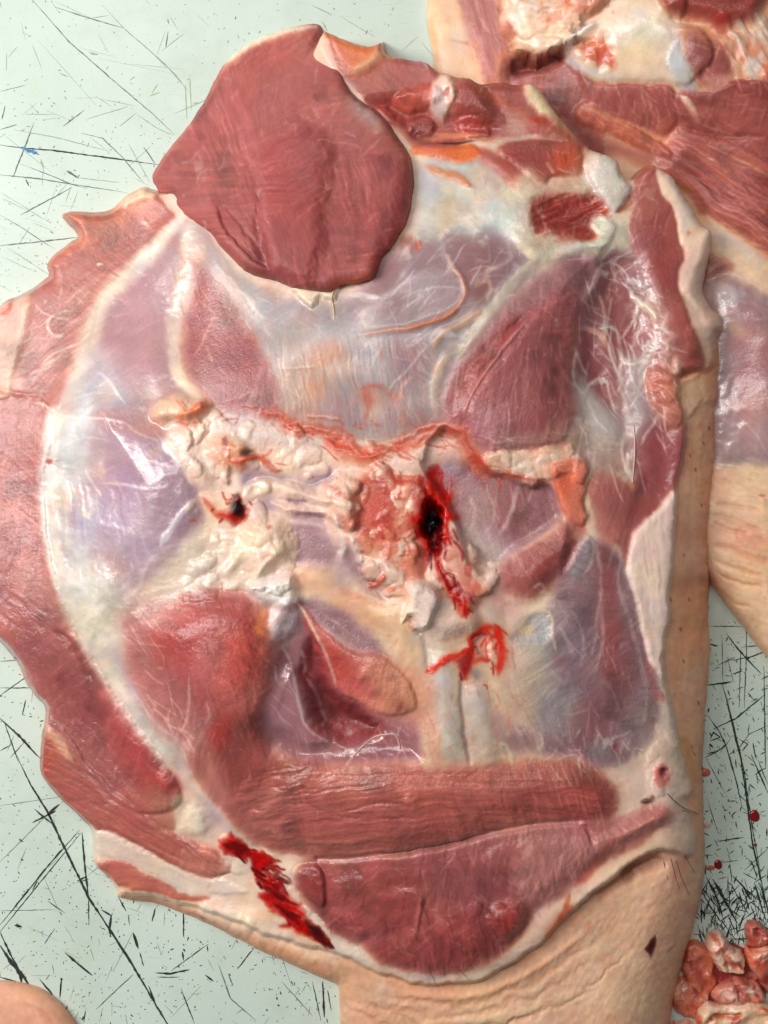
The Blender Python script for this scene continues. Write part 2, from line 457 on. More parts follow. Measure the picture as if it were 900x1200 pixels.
# -- skin of the shank and of the side
M.reg("380,1140 520,1165 640,1110 720,1050 800,1010 850,1000 850,1290 390,1290", (214, 176, 138), soft=8, jit=4, a=.9)
M.reg("640,1120 720,1060 800,1020 850,1010 840,1120 800,1290 600,1290", (216, 184, 148), soft=25, jit=8, a=.9)
M.reg("396,1150 440,1168 470,1200 450,1290 390,1290", (196, 146, 108), soft=20, a=.7)
M.fib("400,1160 520,1170 640,1110 800,1010 840,1000 820,1120 780,1290 390,1290", -32, 7, 160, .35, .04, (232, 208, 176), .3, .45, soft=15)
M.fib("400,1160 520,1170 640,1110 800,1010 840,1000 820,1120 780,1290 390,1290", -62, 3, 30, .35, .04, soft=15, seed=6)
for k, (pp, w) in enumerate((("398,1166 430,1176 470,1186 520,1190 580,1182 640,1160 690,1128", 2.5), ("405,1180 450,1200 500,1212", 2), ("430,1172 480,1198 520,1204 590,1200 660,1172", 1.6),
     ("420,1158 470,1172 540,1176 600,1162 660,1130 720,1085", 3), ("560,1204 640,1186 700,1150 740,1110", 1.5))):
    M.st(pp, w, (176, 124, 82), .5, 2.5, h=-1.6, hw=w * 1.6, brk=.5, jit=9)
M.st("460,1164 520,1170 580,1160 640,1128 700,1080", 4, (224, 156, 98), .5, 4, h=2)
M.st("520,1196 600,1190 680,1160", 5, (232, 212, 160), .5, 5, h=1)
M.bl(708, 1122, 9, 8, 0, (206, 138, 98), .6, .6); M.bl(690, 1085, 5, 4, 0, (205, 120, 80), .5)
M.reg("770,1040 826,1000 824,1060 812,1090 790,1140 780,1200 770,1280 800,1290 840,1290 840,1000", (222, 158, 128), soft=14, a=.55)
M.bl(795, 1020, 14, 6, -50, (222, 120, 100), .5); M.bl(806, 1060, 9, 20, 10, (226, 160, 140), .4)
# side skin, warm orange
M.reg("846,384 850,430 842,560 835,650 830,740 828,820 824,900 826,960 806,960 800,900 792,840 780,790 783,730 789,650 795,560 803,500 822,470 832,420", (234, 172, 130), soft=3, jit=2)
M.reg("835,480 846,480 838,640 833,740 829,820 822,820 826,720 828,640", (222, 146, 106), soft=8, a=.6)
M.bl(806, 600, 12, 40, 4, (232, 172, 134), .6); M.bl(812, 500, 14, 30, 6, (234, 172, 126), .6); M.bl(828, 640, 5, 18, 0, (206, 106, 74), .45)
M.bl(812, 680, 20, 12, -25, (150, 98, 62), .75, .8, jit=9); M.bl(824, 676, 7, 9, 0, (120, 72, 46), .6, .8, jit=7); M.bl(806, 745, 14, 40, 6, (220, 142, 96), .6)
M.st("797,855 803,880 808,905 806,935", 8, (190, 120, 52), .75, 4, brk=.4, jit=5); M.st("794,850 797,880 802,905", 3, (120, 80, 44), .65, 2, h=-3, brk=.3)
M.fib("846,384 850,430 842,560 830,740 824,900 826,960 806,960 792,840 780,790 789,650 803,500", 92, 5, 40, .8, .05, (240, 190, 150), .3, .5, soft=6)
for x, y in ((808,532),(822,517),(829,500),(801,648),(814,548),(835,575),(812,880),(809,872),(786,700),(800,772),(816,820),(806,700),(797,735),(820,590),(833,552)):
    M.st([(x, y), (x + 1.5, y + 5)], 1.0, (70, 36, 24), .85, .7, jit=.5)
M.st("800,742 806,750 803,790 810,850", 1.3, (240, 186, 150), .5, 1.5); M.st("828,720 820,750 826,800", 2, (196, 112, 76), .5, 3)
# -- the cut side: fat over everything first, proud of the skin, then the muscles in it
s_, d_ = M.reg("-80,200 180,200 380,10 860,10 850,378 838,392 830,436 802,436 798,470 806,492 797,560 791,620 788,680 783,740 779,786 790,830 797,872 803,912 807,950 811,980 806,1003 789,999 770,997 750,1008 726,1028 700,1045 680,1062 655,1088 "
      "630,1112 600,1132 560,1150 520,1157 480,1153 440,1140 412,1126 388,1116 360,1110 320,1098 280,1080 240,1066 190,1053 150,1046 100,1030 -80,900", CREAM, 'fat_layer', soft=2, h=13, hr=9, jit=2.5, sm=3, wet=.34)
M.st("790,1001 770,1000 750,1011 726,1031 700,1049 680,1068 655,1094 630,1118 590,1142 540,1158 480,1158 430,1144 380,1124 320,1108", 3.0, (196, 140, 96), .6, 3, brk=.35, taper=False)
M.st("780,1008 760,1012 742,1020 728,1034", 7, (120, 80, 52), .7, 6, h=-10, hw=8, brk=.35, jit=5); M.st("700,1056 720,1038 745,1020", 5, (160, 112, 74), .6, 5, h=-5, hw=6, brk=.2)  # dark strokes paint the shadow beneath the folded fat lip
# fat along the lower rim: bands of cream, rose and amber
M.st("812,975 800,990 770,985 740,1000 700,1030 660,1060 630,1092 590,1118 550,1132 500,1135 450,1122 410,1106", 9, (226, 186, 148), .8, 6, h=3, hw=10)
M.st("770,988 735,1010 700,1036 664,1066", 4, (236, 206, 172), .8, 3, h=2); M.st("672,1058 655,1082 640,1100", 5, (222, 118, 78), .7, 5, brk=.4, jit=5)
M.st("668,1045 660,1070 655,1080", 3, (206, 84, 54), .55, 3, brk=.4, jit=5)
M.st("500,1140 560,1138 600,1122 640,1098", 4, (206, 180, 164), .7, 4); M.st("400,1112 440,1128 480,1140 520,1144", 5, (234, 218, 200), .8, 4, h=2)
M.st("430,1130 470,1150 520,1156 560,1152", 4, (222, 164, 112), .6, 3); M.st("596,1136 640,1110 680,1076 720,1044", 3, (216, 158, 104), .6, 3, brk=.3)
M.fib('690,1050 715,1040 640,1106 560,1146 450,1136 404,1114 430,1110 560,1128 640,1090', -20, 6, 50, .8, .05, (236, 214, 188), .5, .4, soft=6)
# lower left corner: layers of fat and muscle seen edge on
M.reg("108,985 112,1015 130,1034 150,1046 200,1056 250,1076 320,1104 390,1130 398,1110 360,1080 330,1060 300,1050 240,1040 180,1030 140,1012", (240, 204, 170), soft=3, jit=3, wet=.3)
M.st("150,1050 200,1060 250,1082 320,1112 380,1138", 4, (226, 142, 92), .6, 3, brk=.3, taper=False); M.st("232,1062 262,1072 300,1088", 10, (244, 222, 188), .8, 6, h=5, hw=11); M.st("300,1070 340,1085 380,1108", 8, (226, 170, 118), .5, 6)
M.bl(236, 1074, 5, 2.2, 15, (60, 30, 20), .9, .5, jit=2); M.lumps("220,1060 300,1070 390,1115 390,1140 300,1105 220,1075", 18, 2, 6); M.st("180,1042 240,1056 280,1066", 2, (214, 120, 84), .4, 2, brk=.5)
M.reg("118,1008 140,1008 170,1022 210,1038 244,1050 240,1055 200,1050 160,1040 128,1030 116,1018", (196, 108, 92), 'muscle', soft=2, h=2, hr=6, wet=.28)
M.reg("96,958 130,972 180,1000 220,1018 262,1030 290,1046 240,1050 200,1036 160,1016 125,1003 108,985", (216, 200, 186), 'fat_layer', soft=3, h=3, hr=8, wet=.26)
M.fib("96,958 130,972 180,1000 262,1030 290,1046 240,1050 160,1016 108,985", 25, 4, 60, .5, .06, soft=4)
# outer rump muscles of the left rim
M.reg("47,885 53,840 52,820 75,850 110,900 150,940 185,968 220,985 262,1002 270,1018 256,1028 225,1024 190,1008 160,990 130,976 98,962 66,935 46,908", (178, 92, 80), 'muscle', soft=2, h=4, hr=10, wet=.24, groove=1.5)
M.reg("212,1002 236,992 262,1000 270,1016 256,1027 230,1025 214,1016", (196, 118, 100), soft=4, h=3, hr=10, wet=.3)
M.fib("47,885 60,840 110,900 185,968 262,1002 256,1028 160,990 66,935", 32, 2.6, 50, .8, .09, soft=4)
M.reg("50,826 60,842 75,865 88,890 84,892 68,880 54,850", (222, 190, 160), soft=2.5, h=2, hr=5); M.reg("50,830 56,850 66,880 60,910 46,905 46,870", (198, 92, 66), soft=4, a=.8)
M.st("92,946 120,962 160,982 200,1004 240,1018", 2.0, (226, 170, 150), .4, 2, brk=.5)
M.st("100,905 130,940 170,958 205,972 240,990 270,1000", 3, (220, 176, 158), .8, 2, h=1.5, brk=.2)
M.reg("-60,470 20,462 62,478 54,560 58,640 74,700 100,755 140,820 175,870 212,925 204,948 176,956 150,950 115,920 80,875 50,825 20,776 -60,740", (186, 120, 114), 'muscle', soft=3, h=5, hr=14, wet=.13, groove=1.5)
M.reg("0,700 40,720 100,770 150,850 190,910 170,950 120,920 60,840 20,780", (160, 86, 86), soft=14, a=.8)
M.reg("118,780 150,830 180,875 212,925 206,946 184,945 150,905 120,840", (200, 66, 62), soft=9, a=.8, h=6, hr=20); M.bl(192, 920, 18, 22, -35, (204, 72, 64), .8, .5, h=5)
M.reg("60,785 90,800 118,830 120,850 100,850 80,830", (140, 72, 72), soft=8, a=.7); M.st("62,738 82,752 98,776 110,800", 4, (146, 62, 58), .8, 3, h=-4); M.st("78,742 96,752 110,772", 3, (214, 130, 118), .5, 3, h=2)
M.st("20,505 8,570 12,640 30,700", 8, (196, 126, 116), .6, 6); M.st("42,500 38,560 40,640", 5, (190, 112, 100), .6, 6); M.bl(6, 655, 16, 40, 0, (176, 92, 84), .6); M.bl(10, 730, 14, 18, -30, (206, 118, 96), .6)
M.fib("-40,475 60,485 55,640 30,720 -40,740", 97, 4, 40, .6, .07, (218, 150, 138), .4, .35, soft=6, seed=3)
M.fib("0,700 60,720 140,840 200,930 160,950 80,870 20,775", 50, 4, 22, .8, .07, soft=6, seed=5)
M.reg("128,940 150,925 175,940 205,930 214,938 208,960 190,975 160,965 132,955", (188, 100, 88), soft=4, h=2, hr=10, wet=.25); M.reg("176,925 208,936 214,952 206,972 184,976 176,955", (186, 128, 108), soft=6, a=.8)
# -- flesh sheet at the upper left
M.reg("182,222 168,219 147,229 130,245 110,249 88,248 73,251 80,263 91,277 80,285 62,300 55,313 57,322 46,332 20,347 -50,372 -50,470 30,465 66,482 80,450 104,395 122,350 160,310 205,262 190,235", (190, 122, 110), 'muscle', soft=2, h=3, hr=14, wet=.28)
M.reg("184,226 168,219 147,229 130,245 88,248 73,251 80,263 91,277 80,285 62,300 55,313 57,330 90,316 122,292 160,268 192,248", (204, 122, 98), soft=6, h=1.5, hr=12, v=.08)
M.reg("147,229 168,219 182,222 184,230 160,240 136,246", (232, 192, 166), soft=2.5, h=2, hr=6); M.reg("57,316 80,300 124,278 160,262 194,246 200,252 160,280 120,304 80,330 60,345", (180, 92, 78), soft=9, a=.6, h=-1, hr=14)
M.st("78,256 100,258 130,262 165,246", 5, (218, 132, 100), .6, 5); M.st("64,308 90,292 110,280", 3, (224, 146, 116), .6, 4)
M.reg("-50,372 8,352 20,347 46,332 40,360 28,400 18,440 10,470 -50,470", (214, 172, 156), soft=6, h=2, hr=10, a=.9); M.st("8,354 16,352 12,366 4,370", 2, (206, 110, 90), .8, 1.5)
M.st("36,350 26,390 16,430 8,462", 4, (228, 204, 180), .7, 4, h=1)
M.bl(55, 420, 34, 50, 10, (190, 136, 130), .6); M.bl(90, 320, 50, 14, -32, (184, 110, 100), .6); M.bl(60, 360, 26, 14, -30, (182, 108, 100), .5)
M.fib("60,345 120,300 200,255 190,290 120,355 80,440 40,460 20,420", -42, 4, 50, .5, .05, (224, 176, 160), .4, .5, soft=8)
M.web("30,350 110,350 100,420 60,480 20,460", 26, (232, 208, 192), .55, .8, .97, .6, seed=1); M.web("-40,420 40,400 60,480 -40,470", 16, (232, 214, 200), .4, .8, .97, .4, seed=2)
for pp in ("42,356 50,366 68,372 84,374","54,380 58,374 72,366 82,364","54,382 62,392 74,394","46,430 60,416 76,408 92,402","34,440 52,428 66,420","60,372 56,382 62,392", "40,472 52,474 62,482 70,488"):
    M.st(pp, 1.5, (240, 222, 208), .75, 1.2, h=1.2, jit=1)
M.bl(117, 309, 3.5, 1.6, 0, (244, 232, 222), .9, .5, h=2, jit=1); M.bl(169, 262, 4, 3, 30, (240, 206, 190), .9, .5, h=2, jit=2)
# -- lilac fascia over the big left muscle group
M.reg("205,262 232,262 220,330 206,380 208,440 240,478 228,520 240,570 236,630 180,690 140,716 100,740 70,690 56,640 52,560 64,486 90,430 112,370 160,310", (176, 142, 142), 'fascia', soft=5, h=5, hr=26, wet=.22)
M.reg("118,380 160,320 200,280 212,330 200,390 190,440 150,450 116,440", (182, 144, 148), soft=14, a=.9, h=4, hr=40); M.bl(165, 390, 34, 48, 20, (178, 138, 146), .8); M.bl(190, 300, 22, 20, 0, (186, 160, 164), .7); M.bl(180, 352, 26, 10, -40, (190, 152, 152), .5)
M.st("215,250 180,290 150,322 122,352 106,385 98,420 84,458 70,488", 10, (230, 214, 192), .85, 8, h=3, hw=14); M.st("214,254 185,284 160,308", 6, (238, 228, 210), .8, 5)
M.st("228,258 222,300 210,345 205,395 214,435 238,470", 10, (220, 194, 172), .8, 9, h=3, hw=13); M.st("205,395 212,430 226,455", 9, (222, 188, 154), .7, 8); M.bl(224, 282, 12, 20, 0, (226, 218, 200), .8)
M.reg("100,410 130,420 148,470 140,500 90,500 76,480 92,440", (188, 178, 190), soft=13, a=.9, wet=.2); M.bl(118, 470, 26, 26, 0, (176, 174, 200), .7)
M.reg("66,488 110,486 110,560 80,600 56,600 54,550", (206, 204, 204), soft=9, a=.9, wet=.18)
M.reg("115,486 150,488 190,506 232,540 236,600 220,650 170,680 120,690 90,650 84,600 106,570", (170, 142, 162), soft=12, a=.95, h=12, hr=60, wet=.2)
M.bl(160, 500, 44, 12, 12, (182, 132, 128), .8); M.bl(140, 600, 40, 44, 0, (172, 152, 182), .85); M.bl(190, 580, 30, 40, -10, (160, 132, 150), .7); M.bl(100, 620, 16, 44, 5, (186, 180, 206), .8); M.bl(165, 640, 30, 20, -30, (176, 160, 176), .6); M.bl(155, 535, 40, 14, 10, (170, 142, 160), .6)  # the palest blue blob paints sky sheen on the left slope
M.st("66,488 62,510 58,560 60,620 70,676 92,720 112,764 140,812 168,852 198,890", 11, (232, 226, 214), .9, 6, h=2, hw=10, taper=False, wet=.16); M.st("74,560 76,620 90,680 115,720", 8, (214, 210, 206), .7, 6)
M.fib("54,556 100,556 100,660 120,720 70,690 56,630", 88, 4, 60, .5, .05, (242, 240, 232), .6, .4, soft=5, seed=2); M.fib("116,490 232,520 230,620 160,690 100,650", 75, 7, 60, .25, .03, (206, 196, 206), .35, .45, soft=12, seed=8)
M.reg("70,690 110,660 150,690 150,740 170,800 214,880 224,912 200,902 160,842 120,780", (216, 202, 190), 'fascia', soft=10, a=.9, h=5, hr=30, wet=.15)
M.reg("84,660 130,670 148,700 130,745 100,730", (214, 204, 192), soft=12, a=.8, wet=.13); M.bl(118, 740, 20, 30, -35, (236, 224, 196), .8); M.bl(90, 665, 14, 26, 0, (206, 206, 216), .6)
M.st("128,745 160,815 190,850 222,882", 7, (196, 184, 190), .8, 5, h=2); M.st("190,870 206,886 220,910", 8, (206, 196, 194), .9, 5)
M.web("60,480 240,490 236,660 120,740 60,640", 50, (222, 208, 212), .4, .8, .98, .5, seed=3, ph=8); M.web("84,640 160,660 160,740 110,760", 9, (240, 236, 226), .45, .72, .95, .9, seed=7)
for pp, w in (("62,484 80,488 110,490 140,494 164,508 184,516", 1.6), ("66,530 90,516 120,514", 1.5), ("112,436 126,444 138,460 148,474", 1.8), ("70,546 80,548 92,548", 1.5), ("98,546 108,566 118,582", 1.4), ("118,566 150,570 180,574 200,570", 1.4),
    ("70,556 62,580 60,610", 1.5), ("80,560 76,590 78,640", 1.3), ("104,570 100,610 104,650", 1.2), ("186,648 172,664 162,690 152,702 146,716", 2.6), ("230,585 210,606 188,640", 4), ("180,505 196,524 216,548 226,566", 2.0)):
    M.st(pp, w, (228, 222, 220), .7, 1.5, h=1.2, jit=2.5)
M.st("186,522 176,536 160,552", 4, (196, 150, 130), .6, 4, brk=.3); M.bl(58, 541, 4, 3, 0, (170, 40, 34), .95, .5, jit=2); M.bl(68, 540, 2.5, 2, 0, (90, 80, 76), .8, .5); M.st("104,484 160,482 200,490", 3, (196, 128, 112), .4, 4, brk=.5)
M.st("90,466 110,460 130,462", 2, (224, 214, 214), .6, 2)
# reddish triangle muscle
M.reg("228,308 246,314 262,336 282,372 302,402 316,428 330,470 330,500 296,492 256,478 228,446 214,414 216,376 224,340", (164, 98, 98), 'muscle', soft=7, h=3, hr=30, wet=.24)
M.bl(262, 420, 34, 44, -20, (158, 92, 96), .8); M.bl(240, 350, 12, 30, -20, (170, 100, 98), .7); M.bl(298, 402, 9, 10, 0, (192, 66, 50), .6, .7, jit=8); M.bl(290, 440, 8, 16, 0, (184, 84, 70), .5); M.bl(272, 380, 20, 30, -25, (178, 112, 106), .5); M.bl(286, 470, 30, 16, 0, (156, 94, 96), .6)
for pp in ("252,368 244,384 238,398 232,410 226,418","246,376 252,372 256,374","240,404 246,414 250,426","232,352 240,358 250,366","236,340 244,350","222,330 232,346 228,360","256,430 266,440 272,446","300,455 280,466 262,470"):
    M.st(pp, 1.7, (226, 172, 148), .65, 1.5, h=1, jit=2.5, brk=.2)
M.web("220,330 262,340 300,420 320,480 250,470 216,400", 22, (208, 160, 150), .4, .82, .98, .4, seed=9)
# -- grey translucent sheet in the middle
M.reg("234,262 262,296 290,330 340,350 396,350 440,335 486,280 500,190 560,180 620,215 650,250 640,300 610,340 560,390 530,440 524,498 500,510 430,520 370,505 330,494 326,450 304,400 270,345 240,312", (162, 144, 144), 'fascia', soft=6, h=2, hr=30, wet=.27)
M.reg("262,320 300,330 350,356 400,360 420,400 380,440 340,430 318,420 296,370", (168, 154, 154), soft=16, a=.9); M.bl(350, 375, 30, 16, 10, (172, 170, 180), .7); M.bl(300, 350, 20, 10, 40, (170, 176, 190), .6); M.bl(268, 340, 12, 30, -35, (188, 150, 140), .6)
M.bl(345, 455, 22, 42, 5, (192, 160, 140), .7); M.bl(400, 420, 30, 20, -20, (200, 160, 136), .6); M.bl(380, 415, 24, 12, -30, (200, 132, 100), .55); M.bl(370, 470, 14, 36, 0, (202, 140, 106), .5); M.bl(310, 470, 16, 30, 0, (172, 118, 114), .7); M.bl(402, 480, 30, 16, 0, (168, 140, 148), .8)
M.bl(430, 400, 24, 30, 0, (176, 166, 172), .8); M.bl(445, 430, 22, 20, 0, (186, 176, 178), .7); M.bl(480, 420, 24, 30, 0, (158, 128, 136), .7); M.bl(438, 475, 14, 16, 10, (206, 178, 152), .7); M.bl(478, 490, 26, 12, -15, (158, 126, 124), .7)
M.reg("440,310 490,285 560,290 560,330 530,365 480,375 440,370 420,345", (150, 124, 140), soft=14, a=.9, h=3, hr=40); M.bl(500, 345, 26, 18, -20, (166, 152, 176), .7); M.bl(454, 320, 14, 22, 25, (138, 98, 112), .6); M.bl(478, 285, 10, 10, 0, (150, 84, 82), .6); M.bl(490, 287, 4, 6, 0, (206, 90, 60), .8)
M.reg("490,195 560,190 620,225 650,260 640,290 600,280 540,270 500,275 486,250", (194, 192, 184), soft=9, a=.95, h=2, hr=30); M.bl(560, 245, 34, 24, 15, (190, 196, 204), .8); M.bl(520, 250, 14, 26, 10, (214, 184, 154), .8); M.bl(600, 262, 30, 14, 20, (214, 220, 212), .8); M.bl(505, 220, 14, 18, 0, (182, 186, 196), .7); M.bl(540, 225, 30, 8, 20, (216, 204, 178), .6); M.bl(596, 234, 12, 14, 20, (222, 204, 166), .7)
M.reg("535,282 590,278 606,296 600,330 560,352 540,330 530,300", (148, 112, 122), soft=8, a=.85); M.bl(560, 330, 14, 20, 0, (146, 104, 114), .6)
M.web("420,270 620,250 620,340 540,400 430,400", 30, (214, 204, 202), .6, .74, .96, .8, seed=12, ang=-40, st=2); M.web("300,340 520,380 520,500 330,500", 24, (206, 178, 164), .45, .78, .97, .4, seed=14, ang=80, st=2.2); M.web("490,195 640,230 640,290 490,290", 22, (226, 222, 212), .5, .76, .96, .5, seed=15, ang=30, st=1.5)
M.web("320,380 500,400 500,505 330,495", 12, (206, 132, 100), .4, .78, .97, 0, seed=16, ang=75, st=3)
M.fib("330,400 500,400 500,505 330,495", 80, 3, 30, .3, .05, (206, 150, 124), .3, .5, soft=12, seed=21)
for pp, w, cc in (("521,300 534,318 542,330 544,345 536,360 524,368 510,374 492,380 470,386 440,390 416,392", 2.6, (206, 146, 118)),("536,358 524,370 500,378 474,386", 3.0, (196, 118, 88)),("520,296 530,312 540,326", 2.4, (228, 194, 172)),("566,330 572,316 582,314 592,310 600,302 596,292", 2.6, (228, 212, 192)),("571,318 574,340 570,352", 2.2, (212, 178, 156)),("556,335 566,328 574,330", 2.5, (200, 150, 132)),
    ("408,345 432,347 446,350", 3.2, (226, 218, 208)),("640,290 612,320 590,345 566,376 548,400 524,416", 6, (206, 188, 160)),("612,322 640,306 668,296", 3, (196, 180, 164)),("566,362 540,380 520,390 505,406", 4, (206, 160, 130)),("590,350 560,390 540,412 530,440", 3, (214, 196, 170)),("528,412 516,430 508,460 512,490", 5, (210, 186, 164)),
    ("500,404 488,422 476,436 462,448 454,458", 1.4, (226, 208, 194)),("446,408 438,428 432,440", 1.2, (220, 196, 180)),("430,400 428,408", 1.5, (236, 228, 220)),("330,430 346,432 372,428", 1.2, (214, 184, 164)),("282,342 290,346 296,352 300,362",1.8,(226,226,228)),("290,350 298,360 310,372",1.6,(216,206,200)),
    ("540,420 536,440 534,470",1.2,(206,190,184)),("552,394 544,410 532,420",2.2,(228,214,190))):
    M.st(pp, w, cc, .8, 1.6, h=1.8, hw=w * 1.2, jit=2.5, brk=.15)
M.bl(440, 475, 10, 14, 0, (214, 190, 164), .5); M.st("424,458 440,452 456,460 470,474", 3, (202, 80, 58), .5, 4, brk=.6, jit=6); M.bl(434, 468, 9, 8, 0, (202, 72, 50), .55, .8, jit=9); M.bl(468, 466, 9, 7, -30, (208, 132, 104), .6, .7, jit=7); M.st("486,440 470,456 476,470", 2.2, (226, 184, 158), .6, 2, h=2)
M.st("420,500 430,486 434,470", 2.5, (190, 92, 74), .5, 3, brk=.5)
# orange bands next to the top flap
M.reg("486,170 520,166 556,172 565,184 540,190 505,184 484,180", (212, 116, 74), 'muscle', soft=3, h=3, hr=7, v=.12)
M.st("500,196 520,202 540,210 554,220", 6, (214, 128, 84), .85, 3, h=2, jit=5, brk=.2); M.st("560,176 580,190 600,205 616,222", 9, (196, 84, 66), .9, 4, h=3, jit=4); M.st("486,187 540,196 580,208 606,228", 3, (206, 210, 206), .8, 3)
# -- top right: pelvic end, cut muscle, cartilage and the white ligament
M.reg("374,34 386,42 402,46 425,53 444,55 449,48 452,57 457,66 480,71 515,84 532,88 580,97 608,100 630,110 650,130 690,172 700,180 668,176 640,160 600,160 560,162 520,172 488,172 462,140 430,120 400,85", (176, 92, 82), 'muscle', soft=2.5, h=3, hr=12, wet=.3)
M.reg("374,36 402,47 444,56 456,66 440,78 415,88 398,74", (210, 120, 84), soft=5, h=3, hr=8, a=.95); M.st("384,46 410,52 440,58", 4, (234, 184, 146), .7, 4); M.st("412,86 430,78 450,70 470,72", 6, (228, 180, 146), .85, 4, h=2)
M.bl(440, 92, 22, 12, -15, (204, 116, 92), .6); M.bl(470, 100, 22, 14, 0, (176, 84, 74), .8); M.bl(492, 78, 14, 8, 25, (182, 140, 146), .8, h=2); M.st("486,72 494,80 502,90", 1.6, (230, 214, 212), .7, 1.5)
M.reg("432,118 470,112 520,126 560,130 585,140 578,158 540,164 500,170 478,160 456,140", (152, 58, 50), soft=6, a=.9, h=-7, hr=14)
M.reg("462,112 490,102 514,104 520,118 500,126 478,132 464,126", (200, 88, 70), soft=3, h=9, hr=10, v=.1, wet=.22); M.reg("440,128 452,122 462,134 470,148 456,146", (178, 66, 56), soft=3, h=6, hr=6); M.reg("476,140 500,132 512,146 500,160 482,158", (168, 52, 46), soft=3, h=7, hr=8, wet=.2); M.bl(484, 155, 5, 5, 0, (90, 20, 20), .9, .6, h=-4)
M.reg("520,100 548,96 570,112 584,130 590,146 570,150 540,140 524,120", (168, 72, 60), soft=4, h=7, hr=12, v=.12, wet=.22); M.reg("536,138 556,136 576,148 574,160 552,164 540,152", (186, 62, 50), soft=3, h=8, hr=8, v=.12, wet=.22)
M.reg("510,98 522,92 532,98 536,110 530,126 522,140 512,138 504,128 506,112", (236, 218, 200), 'tendon', soft=2.5, h=9, hr=7, jit=4); M.bl(524, 110, 3, 5, 30, (176, 50, 54), .9, .6, h=-3)
M.reg("545,98 608,101 628,106 645,128 660,150 640,158 610,140 570,118", (168, 74, 60), soft=8, a=.8); M.reg("610,100 628,104 650,130 690,174 676,168 640,142 618,122", (228, 204, 168), soft=3, h=3, hr=5); M.st("556,108 580,118 610,132 640,156", 5, (200, 104, 74), .6, 6)
M.st("560,112 566,106 576,112", 1.5, (226, 186, 164), .8, 1.2, h=1.5); M.bl(606, 146, 18, 12, 30, (206, 170, 152), .7, .8, jit=7); M.reg("620,140 640,144 664,162 660,168 630,158", (182, 66, 46), soft=4, a=.9, h=2, hr=8)
M.st("486,166 520,158 560,160 580,166", 5, (206, 142, 110), .8, 4); M.st("512,168 540,167 556,166", 1.3, (70, 40, 34), .8, 1)
M.reg("582,172 600,164 630,162 660,168 678,176 682,196 676,206 650,208 640,216 622,210 604,196 588,184", (164, 62, 50), 'muscle', soft=2.5, h=6, hr=10, wet=.25, v=.1); M.reg("646,178 668,176 682,186 682,200 660,206 650,196", (198, 86, 52), soft=6, a=.9); M.st("640,190 646,198 650,204", 2, (230, 192, 172), .85, 1.4, h=1.5); M.bl(620, 200, 16, 8, 20, (138, 60, 58), .6)
M.st("566,176 590,166 616,160 640,161 664,168", 3.5, (230, 222, 208), .95, 2, h=3, name='tendon')
M.reg("620,200 640,216 660,212 684,200 690,180 706,180 726,196 738,210 742,226 738,240 724,246 736,262 740,285 724,300 700,304 680,300 650,300 630,296 610,282 600,260 606,240 600,222", (222, 208, 182), 'tendon', soft=7, h=3, hr=18, wet=.2, jit=6)
M.reg("684,190 708,184 728,200 738,215 742,226 734,238 722,248 708,238 696,220", (214, 220, 210), 'cartilage', soft=3, h=9, hr=12, wet=.2); M.st("720,194 734,212 740,228", 2.5, (236, 242, 238), .8, 2); M.st("742,226 736,240 722,248", 4, (200, 124, 94), .85, 3)
M.reg("624,236 646,232 664,228 690,226 706,238 718,252 708,268 692,284 670,278 652,276 636,276 626,262", (172, 52, 38), 'muscle', soft=4, h=-5, hr=16, v=.2, wet=.2, jit=7); M.hairs('624,236 690,226 718,252 692,284 636,276', 16, -25, 20, 30, (226, 190, 170), .5, .8, 5)
M.fib("624,236 690,226 718,252 692,284 636,276", -22, 4, 40, 1.6, .16, (214, 90, 56), .5, .3, soft=3, seed=2); M.bl(672, 262, 22, 10, -20, (138, 34, 30), .7); M.st("704,270 696,280 690,286", 4, (224, 128, 84), .8, 3); M.st("700,246 694,262 690,274", 1.2, (230, 190, 170), .7, 1); M.st("624,240 628,258 630,276", 2.5, (190, 70, 60), .8, 1.5)
M.st("596,268 610,284 630,298 650,302 672,292 700,286 716,290", 7, (232, 226, 206), .95, 3, h=5, hw=8, name='tendon'); M.st("600,262 590,250 580,240", 10, (216, 222, 212), .7, 8)
M.st("680,300 694,306 702,320 696,340 684,356 676,372", 6, (232, 224, 206), .95, 2.5, h=5, hw=7, name='tendon'); M.st("718,268 704,292 694,310 696,330", 3.5, (226, 176, 148), .9, 2, h=4)
M.reg("690,262 706,252 722,262 720,280 704,292 690,290 700,276", (230, 222, 196), soft=3, h=4, hr=8)
# right rim muscle and its fat edge
M.reg("742,200 760,198 770,216 786,240 796,268 800,300 796,320 800,350 812,380 820,410 822,440 800,452 790,470 770,470 760,440 766,410 756,360 750,320 742,296 738,262 744,228", (176, 84, 76), 'muscle', soft=3, h=5, hr=16, wet=.28, v=.08)
M.bl(772, 290, 18, 30, -15, (162, 62, 54), .8); M.bl(780, 330, 16, 20, 0, (150, 50, 44), .6); M.bl(756, 230, 10, 26, 0, (178, 96, 78), .7); M.bl(752, 290, 16, 20, 0, (178, 104, 106), .7); M.bl(796, 390, 14, 30, -15, (190, 92, 80), .7)
M.reg("724,190 748,194 762,196 758,206 744,200 730,200", (222, 142, 98), soft=3, h=5, hr=5, v=.12)
M.reg("758,196 786,208 806,236 820,258 833,276 833,300 829,322 827,342 833,357 845,372 849,388 838,394 826,386 812,362 800,344 796,324 800,304 796,272 786,244 770,220", (226, 194, 172), 'fat_layer', soft=2.5, h=6, hr=10, jit=3, wet=.38)
